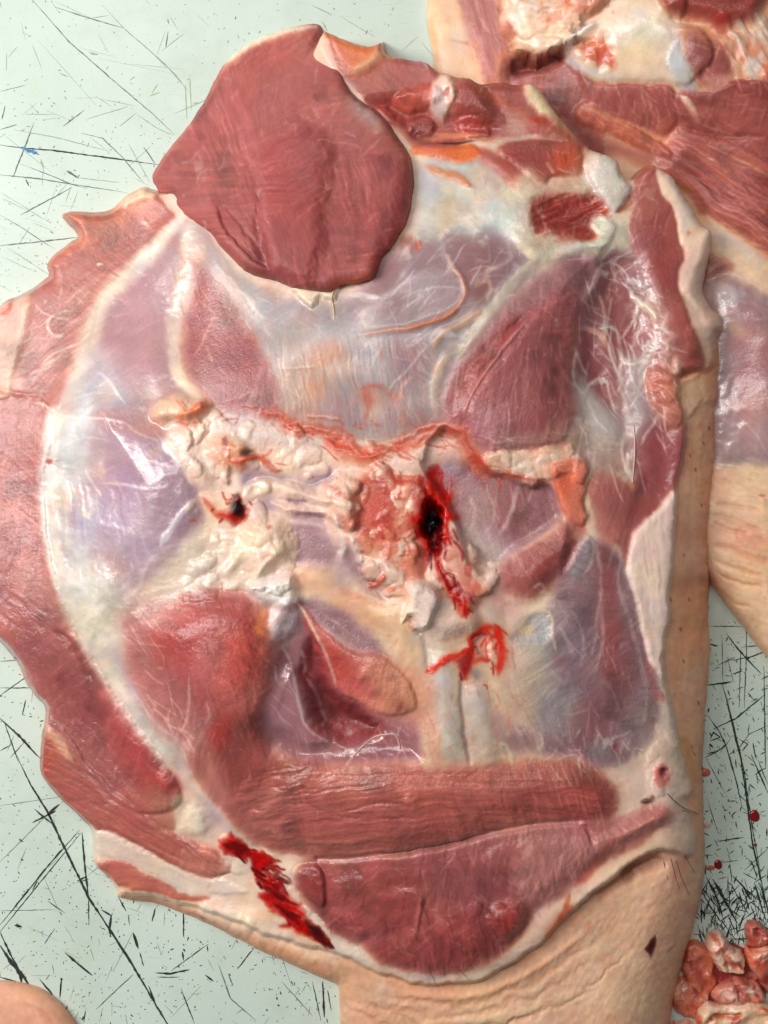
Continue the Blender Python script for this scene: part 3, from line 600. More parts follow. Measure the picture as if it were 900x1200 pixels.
M.bl(790, 224, 16, 5, 58, (188, 188, 192), .7); M.bl(806, 264, 14, 4, 60, (180, 178, 182), .6, jit=5); M.bl(790, 216, 4, 4, 0, (226, 160, 130), .8, h=2); M.bl(826, 276, 6, 10, 0, (238, 220, 206), .8, h=3); M.bl(812, 272, 6, 5, 0, (214, 150, 122), .6); M.st("826,300 828,312 824,322", 1.2, (170, 130, 110), .6, 1.2)
M.bl(826, 372, 12, 14, -30, (226, 172, 150), .7)
# net of white fibres in the hollow
M.reg("694,312 716,296 744,300 760,320 770,350 774,390 768,420 774,450 784,480 800,500 796,560 780,580 750,584 735,560 700,548 676,530 668,480 672,420 678,370 690,340", (140, 92, 102), 'fascia', soft=5, h=-8, hr=22, wet=.24)
M.reg("716,340 740,350 756,380 750,410 736,424 716,396 708,366", (150, 80, 86), soft=6, a=.8, h=-3, hr=14); M.reg("676,384 694,392 706,420 716,450 722,480 704,468 688,440 676,420", (140, 66, 70), soft=5, a=.85, h=-4, hr=12); M.reg("744,500 780,480 802,500 796,560 770,584 748,580 744,540", (156, 66, 66), soft=8, a=.85, h=4, hr=20)
M.reg("668,440 690,452 720,480 730,510 716,536 690,536 668,510", (186, 172, 166), soft=9, a=.85, h=4, hr=20); M.bl(704, 500, 20, 18, 40, (178, 174, 178), .7); M.bl(690, 470, 10, 26, -20, (196, 188, 178), .6)
M.reg("732,420 752,416 764,440 770,470 764,500 748,520 736,510 734,470", (184, 170, 168), soft=8, a=.85, h=4, hr=14); M.st("770,420 790,440 800,470", 5, (170, 86, 80), .5, 4)
M.reg("742,296 760,318 776,360 792,420 780,430 764,400 752,350", (206, 182, 178), soft=9, a=.6)
M.web("694,312 760,310 790,420 770,520 740,560 690,540 670,450", 26, (226, 216, 212), .85, .74, .93, 2.5, seed=30, ang=70, st=1.8); M.web("740,330 780,370 790,430 760,430", 12, (232, 222, 214), .7, .66, .9, 1.5, seed=31, ang=60, st=1.6); M.web("700,300 750,290 760,330 710,350", 16, (222, 208, 208), .7, .7, .93, 1.5, seed=32, ang=-50, st=3)
M.st("738,346 748,352 760,360 768,370 768,382", 4, (238, 228, 204), .95, 2.5, h=3, jit=4); M.st("742,340 740,350 750,356", 3, (240, 230, 208), .9, 2, h=2)
M.reg("772,440 786,430 792,422 796,432 790,446 778,450 768,446", (236, 224, 204), soft=4, h=3, hr=6, jit=5, a=.9); M.st("778,400 782,416 776,430 764,438", 3, (228, 216, 206), .8, 2, h=2)
for pp, w in (("720,376 726,400 730,418 740,428 752,420 760,406",2.6),("678,382 690,384 704,394 712,408",3.4),("702,342 708,366 706,392",2.4),("718,346 712,370 708,400",2),("730,420 726,450 734,470 738,500",2.6),("712,404 722,430 730,452",2.4),("768,390 764,408 756,422 748,440",2.4),("674,410 680,424 690,440",2),("684,470 692,450 702,440",2),
    ("700,524 712,518 730,520 744,498",3.2),("734,500 742,498 752,502",2.8),("732,506 730,530 740,560",2.4),("738,520 742,550 741,570",3.2),("690,470 700,490 716,510",1.8),("674,416 672,440 680,456 688,464",2),("752,520 764,502 770,486",2),("750,360 738,384 728,396",1.6),("756,380 748,392 750,404",1.6)):
    M.st(pp, w, (226, 212, 200), .85, 1.5, h=3.2, hw=w * 1.1, jit=3, brk=.12)
M.st("690,384 704,392 712,410", 3.5, (222, 164, 130), .9, 1.6, h=3); M.bl(678, 378, 4, 3, 0, (60, 50, 54), .7); M.bl(744, 570, 5, 7, 0, (206, 130, 96), .9, h=3)
# pink tongue of muscle and the turned skin over it
M.reg("757,436 768,430 784,436 800,446 800,470 802,490 796,500 786,498 772,484 762,474", (208, 124, 104), 'muscle', soft=2, h=9, hr=10, v=.1); M.fib("757,436 784,436 800,446 802,490 772,484", 25, 3, 30, .7, .08, soft=4); M.st("772,484 784,494 798,498", 3, (216, 170, 160), .8, 2.5)
M.reg("848,388 846,372 850,380 850,430 846,470 826,474 816,484 806,492 802,478 800,462 794,452 800,442 812,438 826,432 834,412 840,396", (226, 160, 118), 'skin', soft=2, h=8, hr=8, jit=2, wet=.42); M.reg("795,452 812,440 826,446 830,470 812,486 804,488", (236, 196, 158), soft=4, a=.9); M.st("826,466 818,478 808,490", 1.8, (178, 96, 62), .8, 1.8, h=-3)
# -- the large red muscle right of the middle
M.reg("686,304 692,318 684,345 676,390 670,440 668,480 664,516 640,524 605,528 575,534 548,514 526,494 520,470 530,440 548,412 580,376 612,344 640,320 664,306", (164, 90, 90), 'muscle', soft=6, h=8, hr=34, wet=.24)
M.reg("612,344 640,318 676,304 690,316 676,340 640,350 600,385 560,425 534,470 522,480 528,440 560,398", (150, 122, 134), soft=11, a=.85); M.bl(672, 320, 16, 16, 0, (136, 98, 112), .7)
M.reg("622,366 604,384 580,412 556,440 540,470 532,486 526,470 534,444 556,414 590,382", (170, 78, 72), soft=6, a=.95, h=-3, hr=10); M.reg("622,372 650,350 676,350 670,440 666,510 610,524 566,516 548,496 552,472 572,440 600,408", (170, 96, 97), soft=2.4, a=.85, h=4, hr=7)
M.st("618,374 600,396 580,420 566,440 550,468 542,490", 1.8, (206, 134, 128), .9, 1.5, h=2); M.st("610,372 594,392 574,420 558,448", 3, (152, 50, 44), .8, 3, h=-3); M.bl(570, 498, 30, 22, 20, (170, 124, 134), .8); M.bl(650, 400, 16, 60, 5, (166, 88, 90), .5); M.bl(640, 490, 20, 18, 0, (158, 80, 84), .6); M.bl(610, 515, 40, 10, -5, (168, 132, 132), .7)  # dark line beside the pale rim paints the shadow along the cut edge
M.fib("686,310 670,440 664,516 575,530 530,480 580,376", 97, 5, 55, .35, .05, (208, 142, 132), .45, .5, soft=8, seed=11)
for pp in ("594,470 598,490 594,510","606,440 604,460 606,500","629,402 628,420 630,436","646,400 646,420","620,400 616,440","636,380 632,400","574,470 572,500 574,516","608,440 600,462 596,496","656,396 658,420","660,450 654,480 640,500","586,420 560,460"):
    M.st(pp, 1.1, (216, 168, 158), .6, 1.1, h=.6, jit=2)
M.bl(638, 415, 2, 2, 0, (240, 220, 215), .8, .4); M.web("540,440 660,440 660,520 570,525", 26, (206, 160, 152), .35, .82, .97, .4, seed=33, ang=90, st=2)
M.st("672,330 676,380 670,440 666,500", 3, (196, 140, 126), .6, 3)
# -- middle: muscles under the cut edge
M.reg("508,512 524,502 548,520 566,545 586,556 616,566 640,562 652,580 660,606 640,622 600,650 572,676 548,660 536,620 520,590 500,560 492,530", (164, 130, 136), 'muscle', soft=3, h=-13, hr=12, wet=.22)
M.reg("520,504 544,514 562,540 574,570 584,600 590,616 576,580 550,548 526,536 510,524", (168, 82, 74), soft=5, a=.9, h=-2, hr=8); M.reg("596,566 640,566 656,590 650,608 620,630 596,640 588,610", (148, 102, 112), soft=9, a=.8); M.bl(522, 546, 16, 12, -30, (190, 184, 196), .7); M.bl(560, 610, 16, 36, 5, (168, 138, 146), .7); M.bl(604, 580, 14, 12, 0, (158, 104, 104), .6)
for pp, w in (("552,580 556,600 550,630",2.4),("606,570 600,600 590,624",2.2),("626,570 620,590",1.6),("580,590 578,612 570,628 580,642",1.8),("566,560 578,590 586,612",2),("542,574 540,596",1.4),("612,560 604,590 592,616 582,630",1.6)):
    M.st(pp, w, (204, 176, 172), .7, 1.8, h=1.2, jit=3)
M.reg("566,672 600,652 640,626 656,610 664,626 640,642 600,664 576,690", (206, 178, 162), 'fat_layer', soft=5, h=2, hr=10, v=.1); M.reg("548,620 590,636 600,652 570,680 550,690 540,660", (194, 174, 168), soft=8, a=.8)
M.reg("578,668 600,656 630,636 652,622 664,612 674,630 676,648 668,664 656,676 640,690 620,702 600,694 584,684", (172, 90, 84), 'muscle', soft=5, h=8, hr=24, wet=.24, v=.08); M.bl(600, 676, 18, 14, -20, (186, 112, 104), .7); M.bl(632, 660, 20, 16, 0, (176, 76, 68), .7); M.bl(652, 690, 10, 5, -30, (198, 140, 110), .6); M.st("592,655 600,650 602,662", 1.5, (214, 160, 150), .6, 1.5); M.st("624,690 632,684 638,690 632,698", 1.8, (232, 200, 184), .8, 1.4, h=2)
M.reg("560,700 584,688 600,700 620,704 606,716 580,740 566,740", (190, 136, 128), soft=6, a=.8)
# blue grey pocket and the long purple muscle to the lower right
M.reg("664,660 676,640 690,628 700,634 712,640 722,650 730,660 742,690 752,730 764,770 776,810 776,840 760,868 740,890 716,900 690,896 672,890 650,886 620,880 596,850 588,810 590,770 606,730 640,708", (150, 118, 128), 'muscle', soft=5, h=5, hr=36, wet=.26)
M.reg("600,726 620,706 642,700 650,720 640,760 652,800 640,850 620,880 590,850 580,800 586,760", (208, 184, 158), soft=12, a=.85); M.bl(625, 780, 26, 40, 0, (194, 184, 166), .7); M.bl(670, 740, 22, 50, 12, (140, 122, 150), .8); M.bl(690, 690, 18, 36, 0, (132, 104, 128), .7); M.bl(655, 830, 26, 30, 0, (156, 146, 156), .8); M.bl(712, 700, 12, 60, -5, (158, 92, 96), .8); M.bl(726, 780, 18, 60, -8, (140, 94, 108), .8); M.bl(700, 850, 26, 36, 0, (142, 98, 116), .8); M.bl(716, 760, 10, 40, 0, (164, 80, 82), .5); M.bl(750, 830, 16, 40, 15, (176, 150, 152), .6); M.bl(704, 880, 14, 14, 0, (150, 140, 152), .7); M.bl(740, 860, 22, 20, 0, (160, 140, 150), .6)
M.reg("676,636 690,630 696,644 690,664 676,680 664,676 668,656", (152, 140, 152), soft=4, a=.9, h=3, hr=10, wet=.14); M.st("664,672 676,644 690,630 696,640 692,662 682,676", 2, (214, 188, 172), .7, 1.6, h=2.4); M.reg("660,640 676,634 680,640 668,660 660,672", (150, 82, 84), soft=4, a=.8, h=-4, hr=8)
M.reg("612,730 626,718 642,720 646,735 640,750 620,752 600,750", (176, 170, 170), soft=5, h=-3, hr=8, wet=.2); M.reg("606,744 626,744 636,748 622,752 602,752", (158, 160, 168), soft=4, a=.7); M.st("606,738 622,720 640,716 648,726 646,742 650,756 652,764", 2.2, (224, 196, 168), .85, 1.6, h=2.4); M.reg("605,734 622,730 626,744 606,746", (216, 186, 152), soft=4, a=.8)
for pp, w in (("698,634 702,660 704,690 708,730 706,760 694,800",2.6),("704,690 700,740 690,770",2),("670,716 680,732 684,752 680,780",2),("656,732 664,750 674,770",3),("728,660 722,640 716,650 712,664",2.2),("724,636 728,650 724,680 736,720 748,760 756,790",3),("756,790 758,820 752,850",2),("640,780 650,790 662,800",1.4),("690,830 670,838 656,836",1.2),("682,860 690,878",2),("696,880 700,866 702,860",2.4),("730,880 734,868 742,884 748,896",2.6),("650,860 664,880 690,900",3.5),("734,870 726,884 728,900",2)):
    M.st(pp, w, (210, 180, 166), .65, 2, h=1.4, jit=3.5, brk=.15)
M.web("590,720 760,700 780,840 720,900 600,880", 40, (204, 178, 168), .4, .8, .97, .5, seed=35, ang=70, st=2); M.web("590,850 780,840 780,900 600,900", 16, (226, 206, 190), .6, .74, .94, 1, seed=36, ang=60, st=2)
M.bl(720, 876, 2.5, 4, 20, (150, 40, 44), .8, .5); M.bl(678, 884, 2.5, 3, 0, (150, 60, 60), .8, .5)
M.reg("692,560 720,556 744,576 742,600 738,640 732,660 722,640 708,628 700,610", (170, 96, 90), 'muscle', soft=4, h=3, hr=16, wet=.28); M.bl(716, 620, 14, 20, 0, (178, 112, 100), .6); M.reg("740,585 770,580 796,560 770,600 746,640 738,630", (168, 70, 66), soft=4, a=.9)
# thick fat strip under the side skin
M.reg("752,612 770,596 788,576 792,600 789,650 785,700 782,745 778,792 768,784 760,766 752,736 742,694 734,660 740,630", (230, 204, 192), 'fat_layer', soft=2.5, h=9, hr=12, wet=.4, v=.05); M.bl(762, 652, 4, 12, 0, (216, 150, 144), .6); M.st("746,690 756,724 764,752", 3, (224, 156, 116), .6, 4, brk=.4); M.fib("752,612 788,580 785,720 770,780 750,730", 85, 5, 40, .6, .04, soft=5); M.st("758,770 764,800 774,824", 3, (206, 120, 104), .5, 3); M.bl(776, 815, 1.6, 6, -15, (170, 40, 40), .8, .5)
M.reg("778,790 790,830 797,872 803,912 806,950 790,960 776,960 770,930 762,904 770,870 776,840", (232, 206, 188), soft=5, h=3, hr=14, a=.9); M.lobes("776,820 788,835 800,912 802,956 776,960 756,905 772,860", 34, 6, 12, ((234, 210, 194), (230, 198, 180), (226, 188, 168)), 8, .3, .6, 1.8)
M.bl(776, 908, 9, 11, 20, (214, 60, 48), .75, .7, jit=8); M.bl(778, 905, 5, 4, -40, (80, 16, 16), .9, .6, h=-5, jit=4); M.bl(757, 939, 6, 3.4, -15, (40, 24, 20), .95, .4, h=3, jit=3); M.bl(764, 935, 3, 3, 0, (46, 30, 26), .9, .5, jit=2)
# -- pale tendons running down to the lower band
M.reg("470,690 500,680 560,700 590,720 596,760 600,820 612,870 620,900 540,906 500,902 490,850 480,800 470,760 450,720", (214, 186, 160), 'tendon', soft=7, h=3, hr=26, wet=.3)
M.st("520,760 516,800 524,840 536,900", 13, (204, 196, 180), .85, 8, h=5, hw=14); M.st("556,800 562,840 576,900", 12, (206, 190, 172), .8, 8, h=4, hw=13); M.st("500,790 506,850 512,900", 7, (222, 160, 140), .6, 6); M.st("540,790 544,850 552,900", 3, (170, 150, 146), .7, 4, h=-3); M.st("492,720 500,760 502,790", 4, (178, 168, 168), .6, 5, h=-2); M.bl(605, 866, 18, 16, 20, (150, 112, 124), .75, .7, jit=9); M.bl(582, 850, 10, 14, 0, (160, 120, 130), .4)
M.st("576,870 592,872 598,884 600,900", 2.4, (230, 206, 184), .8, 2, h=3)
M.web("480,780 600,780 620,895 500,900", 16, (206, 104, 84), .35, .8, .97, 0, seed=38, ang=80, st=2); M.bl(610, 800, 20, 40, 0, (204, 176, 154), .5)
# -- fat band across the middle, red along its edge
M.reg("186,472 210,464 240,470 262,490 300,496 330,500 370,512 420,520 470,528 500,516 524,502 548,518 566,540 540,540 510,548 494,560 470,560 440,552 410,548 370,552 330,556 300,540 270,545 250,560 236,572 214,546 190,520 200,500 180,485", (218, 188, 168), 'fat_layer', soft=4, h=4, hr=14, v=.1, wet=.24)
M.reg("262,482 300,486 330,500 352,520 330,530 290,516 262,506", (190, 176, 178), soft=7, a=.85); M.lobes("196,470 260,484 330,510 420,530 490,530 490,556 400,548 330,552 240,566 196,520", 46, 6, 13, ((230, 204, 180), (224, 190, 164), (226, 176, 146), (218, 196, 182)), 3, .34, .6, 2.2)
M.reg("180,484 204,466 236,470 248,474 240,486 210,492 190,496", (226, 170, 138), soft=4, h=6, hr=8, v=.1); M.st("206,490 226,484 244,474", 5, (214, 120, 84), .8, 3, h=3); M.st("204,496 220,498 232,494", 3, (206, 72, 44), .7, 3, brk=.3)
for pp, w, a in (("284,478 305,482 325,490 345,500 372,504 400,512 430,532 460,530 480,520 506,508 522,504 540,512 556,530", 3.4, .8),("330,496 350,506 370,508", 2.2, .7),("380,512 396,524 424,534 448,532", 4.5, .8),("430,520 460,520 490,506 520,500", 2.4, .5),("360,488 390,492 400,500", 2, .4),("520,504 540,512 552,530 566,548 570,552", 4, .8),("560,536 572,550 584,556 600,560 620,562", 2.6, .7)):
    M.st(pp, w * 2.2, (214, 108, 76), a * .8, 6, jit=9, brk=.5); M.st(pp, w * .8, (202, 58, 36), a * .8, 2.2, h=1, jit=8, brk=.75); M.st(np.array(pts_of(pp)) + (2, -5), w * .5, (206, 74, 48), a * .6, 1.6, jit=10, brk=.8)
M.st("392,514 394,518", 3, (120, 30, 24), .8, 1.5); M.web("350,490 530,490 530,530 380,545", 12, (206, 76, 50), .55, .76, .96, .8, seed=40, ang=15, st=2); M.web("200,465 350,490 360,550 200,560", 16, (214, 110, 78), .35, .8, .97, .5, seed=41)
M.reg("566,534 590,528 620,530 650,522 680,530 690,544 676,556 652,560 640,568 610,562 590,556 576,552", (228, 196, 170), 'fat_layer', soft=3, h=7, hr=8, v=.1, wet=.2); M.lobes("570,536 600,532 650,526 686,540 680,556 640,564 590,554", 34, 4, 9, ((234, 206, 184), (230, 186, 160), (226, 160, 132), (238, 216, 200)), 24, .42, .7, 2.0, (218, 130, 104)); M.bl(618, 545, 8, 6, 0, (238, 222, 206), .7, h=2); M.st("590,556 610,560 640,568", 3, (222, 110, 80), .8, 2); M.reg("650,500 690,500 730,520 740,556 700,556 670,530", (206, 178, 160), soft=9, a=.7); M.bl(660, 522, 10, 6, 0, (214, 140, 114), .6)
M.reg("646,548 668,538 690,544 690,566 686,590 690,606 684,618 668,610 656,590 650,570", (214, 124, 98), 'muscle', soft=2.5, h=8, hr=9, v=.12, wet=.22); M.bl(660, 566, 8, 16, -10, (212, 88, 60), .55); M.st("688,576 692,590 688,606 696,622 698,634", 3.2, (228, 196, 160), .95, 1.6, h=4); M.reg("664,606 680,612 690,618 684,628 672,624", (196, 108, 92), soft=4, a=.8)
# -- fat and vessels left of the middle
M.reg("236,572 250,552 272,540 296,540 330,556 320,580 300,575 288,590 280,610 262,618 240,600", (224, 192, 168), soft=5, h=4, hr=12, v=.1); M.reg("214,530 240,520 262,540 246,566 226,560", (222, 196, 176), soft=6, h=4, hr=12, a=.8); M.reg("250,515 285,516 300,536 284,550 262,548 244,530", (226, 160, 128), soft=5, h=6, hr=10, a=.9, v=.1); M.bl(291, 530, 8, 5, 20, (54, 50, 54), .85, .6, h=-5, jit=6); M.st("268,538 284,540 302,534 320,546 330,550", 3.2, (214, 66, 44), .85, 2.2, h=2, jit=6, brk=.2); M.bl(263, 520, 3, 8, 0, (150, 90, 90), .6)
M.reg("284,556 306,548 330,556 360,562 390,552 384,572 350,572 320,566 296,580", (158, 142, 172), 'fascia', soft=5, h=-3, hr=10, wet=.16); M.reg("300,575 330,580 370,590 384,610 370,640 350,650 340,620 310,600 290,598", (166, 138, 150), soft=7, a=.9); M.reg("338,610 380,620 400,640 390,670 360,676 340,650", (160, 128, 146), soft=8, a=.9, wet=.18)
M.reg("290,570 300,564 314,562 320,572 312,582 296,588 286,584", (232, 204, 176), soft=3, h=6, hr=7); M.reg("322,566 344,566 366,576 384,586 376,592 352,586 330,584", (222, 202, 188), soft=4, h=6, hr=8); M.reg("322,590 346,592 372,594 386,600 366,604 336,604", (214, 190, 178), soft=4, h=5, hr=7); M.st("336,586 350,588 362,586", 2.5, (120, 90, 112), .7, 2.5, h=-3); M.st("336,610 352,614 372,616 382,622", 3, (218, 186, 170), .8, 2.5, h=4); M.st("344,602 372,604 384,606", 4, (148, 104, 118), .6, 4, h=-3)
M.reg("236,580 262,576 284,580 288,600 272,614 256,606 242,596", (222, 176, 144), soft=4, h=3, hr=10, v=.1); M.st("240,584 250,598 262,606 276,610", 3, (208, 64, 38), .8, 2.5, jit=5, brk=.25); M.blood("258,598 272,596 282,582 286,596 290,604 276,612 264,608", (160, 22, 16)); M.reg("272,592 280,578 284,590 284,602 276,602", (46, 10, 14), soft=2.5, jit=4, wet=.1)
M.st("262,580 266,590", 1.2, (200, 80, 50), .7, 1); M.bl(243, 650, 3, 6, 15, (176, 60, 60), .7, .5, jit=3); M.st("220,610 230,610", 2, (190, 80, 60), .6, 2)
M.reg("230,620 262,612 280,618 300,606 330,608 340,632 334,660 350,668 352,680 320,690 290,690 268,676 240,700 190,704 160,700 182,680 206,650", (222, 198, 174), 'fat_layer', soft=6, h=4, hr=20, v=.1, wet=.22); M.lobes("220,650 280,618 338,618 336,660 346,680 270,684 200,700", 26, 9, 19, ((228, 204, 180), (224, 198, 172), (232, 210, 184), (216, 188, 166)), 12, .36, .65, 2.0)
M.reg("285,614 320,608 338,620 340,642 326,660 304,672 290,664 282,640", (234, 208, 178), soft=5, h=7, hr=16); M.st("282,640 274,660 258,676", 6, (236, 214, 186), .8, 4, h=5); M.st("330,645 310,664 296,682", 5, (240, 224, 190), .8, 4, h=5); M.bl(316, 618, 3, 3, 0, (220, 120, 96), .8)
M.reg("160,690 200,650 240,640 262,650 256,690 200,704", (212, 196, 176), soft=12, a=.8); M.bl(232, 650, 20, 16, -20, (198, 184, 166), .6)
M.reg("290,690 300,680 326,676 345,676 352,700 340,716 320,710 300,704", (238, 240, 238), 'cartilage', soft=4, h=8, hr=10, wet=.16); M.bl(332, 690, 8, 8, 0, (230, 242, 218), .8)
# pale orange sheet under the fat clump
M.reg("340,668 380,664 420,690 450,700 480,720 496,760 502,800 500,830 480,800 460,760 430,740 400,720 364,700 346,690", (220, 178, 148), 'fascia', soft=7, h=4, hr=20, wet=.26); M.bl(420, 715, 30, 14, 30, (216, 166, 132), .7); M.bl(480, 770, 12, 40, -10, (222, 184, 154), .7); M.st("398,690 420,700 446,708", 3, (214, 140, 104), .5, 3, brk=.5)
M.reg("352,706 376,704 410,724 440,748 460,776 440,776 410,760 380,735", (156, 122, 136), 'muscle', soft=5, h=-2, hr=12, wet=.2); M.fib("352,706 410,724 460,776 410,760", 40, 3, 50, .3, .05, (196, 170, 176), .4, .4, soft=4)
# -- central fat clump with blood
M.reg("376,576 400,556 430,552 470,556 496,566 500,600 490,640 500,670 520,690 540,700 560,720 556,740 520,748 494,738 488,720 460,690 440,670 420,652 400,640 388,610", (230, 190, 160), 'fat_layer', soft=4, h=8, hr=16, v=.12, wet=.2)
M.reg("372,580 390,560 404,556 416,570 420,600 410,622 392,612 380,600", (238, 212, 188), soft=4, h=8, hr=12); M.reg("424,566 470,556 498,566 500,600 490,640 470,648 440,630 424,600", (220, 122, 96), soft=8, a=.8); M.bl(440, 600, 22, 24, 0, (216, 86, 62), .6, .8, jit=10); M.bl(474, 590, 16, 26, 0, (220, 148, 118), .7); M.bl(440, 650, 20, 20, 0, (222, 160, 130), .7); M.bl(480, 640, 14, 24, 10, (222, 176, 150), .7)
M.lobes("380,572 430,556 496,568 492,640 516,690 470,700 420,655 388,610", 60, 5, 12, ((234, 196, 168), (228, 170, 142), (238, 210, 186), (224, 140, 112), (222, 120, 92)), 21, .42, .7, 1.8, (208, 84, 62)); M.web("420,560 500,560 496,650 430,640", 10, (200, 44, 30), .6, .74, .95, 1, seed=43)
M.reg("400,640 420,655 440,672 450,700 430,690 410,664", (150, 116, 124), soft=6, a=.8, h=-4, hr=10); M.bl(408, 664, 14, 26, 20, (170, 140, 150), .6); M.st("390,600 396,620 404,640 400,656", 4, (214, 196, 190), .8, 2.5, h=4); M.st("412,630 418,648 424,660", 4, (222, 204, 192), .8, 2.5, h=4)
M.reg("424,662 440,656 462,664 476,676 470,690 446,684 430,676", (226, 178, 152), soft=3, h=6, hr=8); M.st("430,686 442,684 452,672", 3, (222, 110, 80), .9, 1.6, h=4)
M.reg("474,690 486,680 504,682 516,700 510,724 498,738 488,734 480,722 468,728 478,708", (234, 218, 204), soft=3, h=14, hr=12, jit=4, wet=.2); M.bl(486, 694, 8, 8, 0, (244, 240, 234), .8, h=3); M.st("488,736 494,744", 4, (120, 112, 118), .7, 3, h=-4)
M.reg("500,660 514,654 526,668 520,690 504,690", (232, 198, 170), soft=3, h=8, hr=8); M.reg("516,620 540,628 560,650 580,672 566,700 548,716 530,690 520,660", (222, 190, 168), soft=5, h=6, hr=14, v=.1); M.lobes("516,630 560,650 580,672 560,714 520,690", 26, 5, 10, ((232, 202, 180), (226, 184, 160), (224, 150, 124)), 23, .4, .7, 1.8, (210, 130, 104)); M.bl(550, 690, 12, 14, 0, (222, 130, 100), .5, .8, jit=9); M.reg("540,620 570,630 588,664 580,690 556,672", (204, 188, 176), soft=7, a=.7)
for x, y, r, cc in ((438,588,13,(212,66,48)),(452,614,12,(214,74,54)),(428,566,9,(208,70,50)),(466,560,12,(208,78,56)),(488,588,9,(204,60,44)),(424,612,8,(216,90,66)),(446,566,7,(196,44,32)),(470,580,10,(228,160,130)),(394,592,12,(240,216,194)),(402,568,10,(240,220,200)),(472,606,11,(230,176,146)),(480,640,11,(230,186,160)),(440,648,13,(232,180,150)),(416,590,8,(236,190,164)),(412,628,9,(234,196,168))):
    M.bl(x, y, r, r * .7, x * 7 % 90, cc, .75, .6, jit=11)
# slit with its inner shade painted dark, and fresh blood
M.blood("506,546 514,556 524,576 530,566 532,580 528,600 536,606 526,612 520,624 528,632 514,640 520,664 532,690 546,704 552,716 540,722 534,706 520,680 508,650 498,660 492,664 494,640 484,620 478,608 490,600 496,580 498,560", (196, 24, 18))
M.reg("502,586 510,592 518,600 514,620 512,650 504,648 498,630 494,614", (54, 10, 12), soft=4, jit=5, h=-14, hr=8, wet=.1); M.bl(507, 614, 9, 7, 0, (14, 10, 14), .95, .6, h=-4); M.st("514,650 524,680 540,706", 2.4, (120, 8, 10), .9, 2, h=-2); M.st("500,568 506,582", 3, (232, 90, 66), .8, 2, h=3); M.st("524,584 530,600 536,606", 2.4, (214, 50, 36), .8, 1.6, h=3); M.st("510,624 506,640", 2.5, (214, 110, 110), .8, 1.6, h=3); M.st("546,694 552,704", 2.4, (180, 40, 30), .8, 2)
M.bl(548, 668, 4, 7, 15, (186, 30, 24), .85, .6, jit=6); M.bl(552, 690, 10, 6, 60, (212, 70, 48), .6, .8, jit=8)
for pp, w in (("498,788 512,780 530,770 546,760", 4.5), ("546,756 552,748 566,738 580,730", 5.0), ("580,730 587,748 589,768 587,790", 5.0), ("547,752 549,770 545,786 541,796", 4.5), ("552,778 562,774 574,774", 3.0)):
    M.st(pp, w + 2, (214, 104, 76), .6, 4, jit=6, brk=.4); M.st(pp, w * .8, (204, 38, 22), .9, 2.5, h=.3, jit=5, brk=.45, v=.25, name='blood_clot', wet=.2)
M.reg("544,760 552,752 552,772 550,784 542,792 538,776", (146, 14, 12), soft=2, jit=3); M.reg("552,752 572,744 574,760 572,772 558,768", (206, 150, 130), soft=3, h=-4, hr=6); M.st("548,750 562,744 574,744", 2.4, (96, 34, 30), .6, 2, h=-3); M.st("538,786 541,798", 1.2, (140, 16, 14), .9, .8); M.st("566,802 572,804 570,808", 1, (150, 50, 50), .6, 1); M.bl(556, 790, 8, 5, 40, (120, 112, 120), .6)
# -- red knob on the lower left and the opened muscle beside it
M.reg("150,712 200,704 250,694 288,700 312,730 320,764 318,800 308,836 290,852 262,858 246,884 228,896 200,864 168,820 152,780 144,744", (190, 132, 126), 'muscle', soft=10, h=11, hr=46, wet=.18)
M.reg("186,738 226,708 262,698 292,710 312,744 318,786 308,826 288,846 256,850 226,836 200,800", (194, 90, 84), soft=11, a=.9, h=4.5, hr=26)
M.bl(200, 760, 44, 34, -30, (182, 62, 60), .8, .7); M.bl(286, 760, 26, 44, 10, (216, 82, 70), .85, .7); M.bl(180, 722, 34, 16, -20, (196, 142, 136), .8); M.bl(165, 770, 14, 40, -10, (188, 120, 114), .6); M.bl(212, 800, 26, 30, 0, (176, 84, 84), .7); M.bl(306, 730, 10, 18, 0, (228, 150, 104), .7); M.bl(240, 706, 36, 12, -8, (196, 92, 82), .6); M.bl(300, 820, 14, 22, 20, (222, 130, 104), .7); M.bl(196, 830, 24, 34, -30, (190, 104, 102), .6); M.bl(246, 770, 16, 30, 10, (190, 110, 108), .5)
M.fib("160,720 300,710 310,830 230,880 160,790", 70, 4, 18, .5, .05, soft=10, seed=9)
M.reg("244,860 262,838 290,828 306,840 316,870 318,900 306,930 280,950 262,936 250,905", (152, 70, 64), 'muscle', soft=5, h=6, hr=18, wet=.22); M.fib('250,850 300,835 316,880 300,930 262,930', 70, 3, 24, .3, .07, soft=4); M.bl(258, 858, 12, 22, 20, (176, 40, 38), .7, .8); M.bl(290, 890, 20, 34, 0, (148, 66, 60), .7); M.reg("220,890 244,876 254,910 268,940 250,946 232,920", (190, 110, 100), soft=6, a=.9)
for pp, w in (("222,790 222,812 220,836 216,850 212,858",2.2),("200,830 198,846 204,860",1.6),("192,840 200,850 216,856 230,866",1.5),("244,822 246,838 240,850",1.6),("170,828 184,848 206,866 226,880",3),("210,852 222,868 228,880",1.6),("180,830 200,846",1.3),("204,866 214,880 220,896", 1.4)):
    M.st(pp, w, (230, 200, 196), .75, 1.5, h=1.6, jit=2.5, brk=.15)
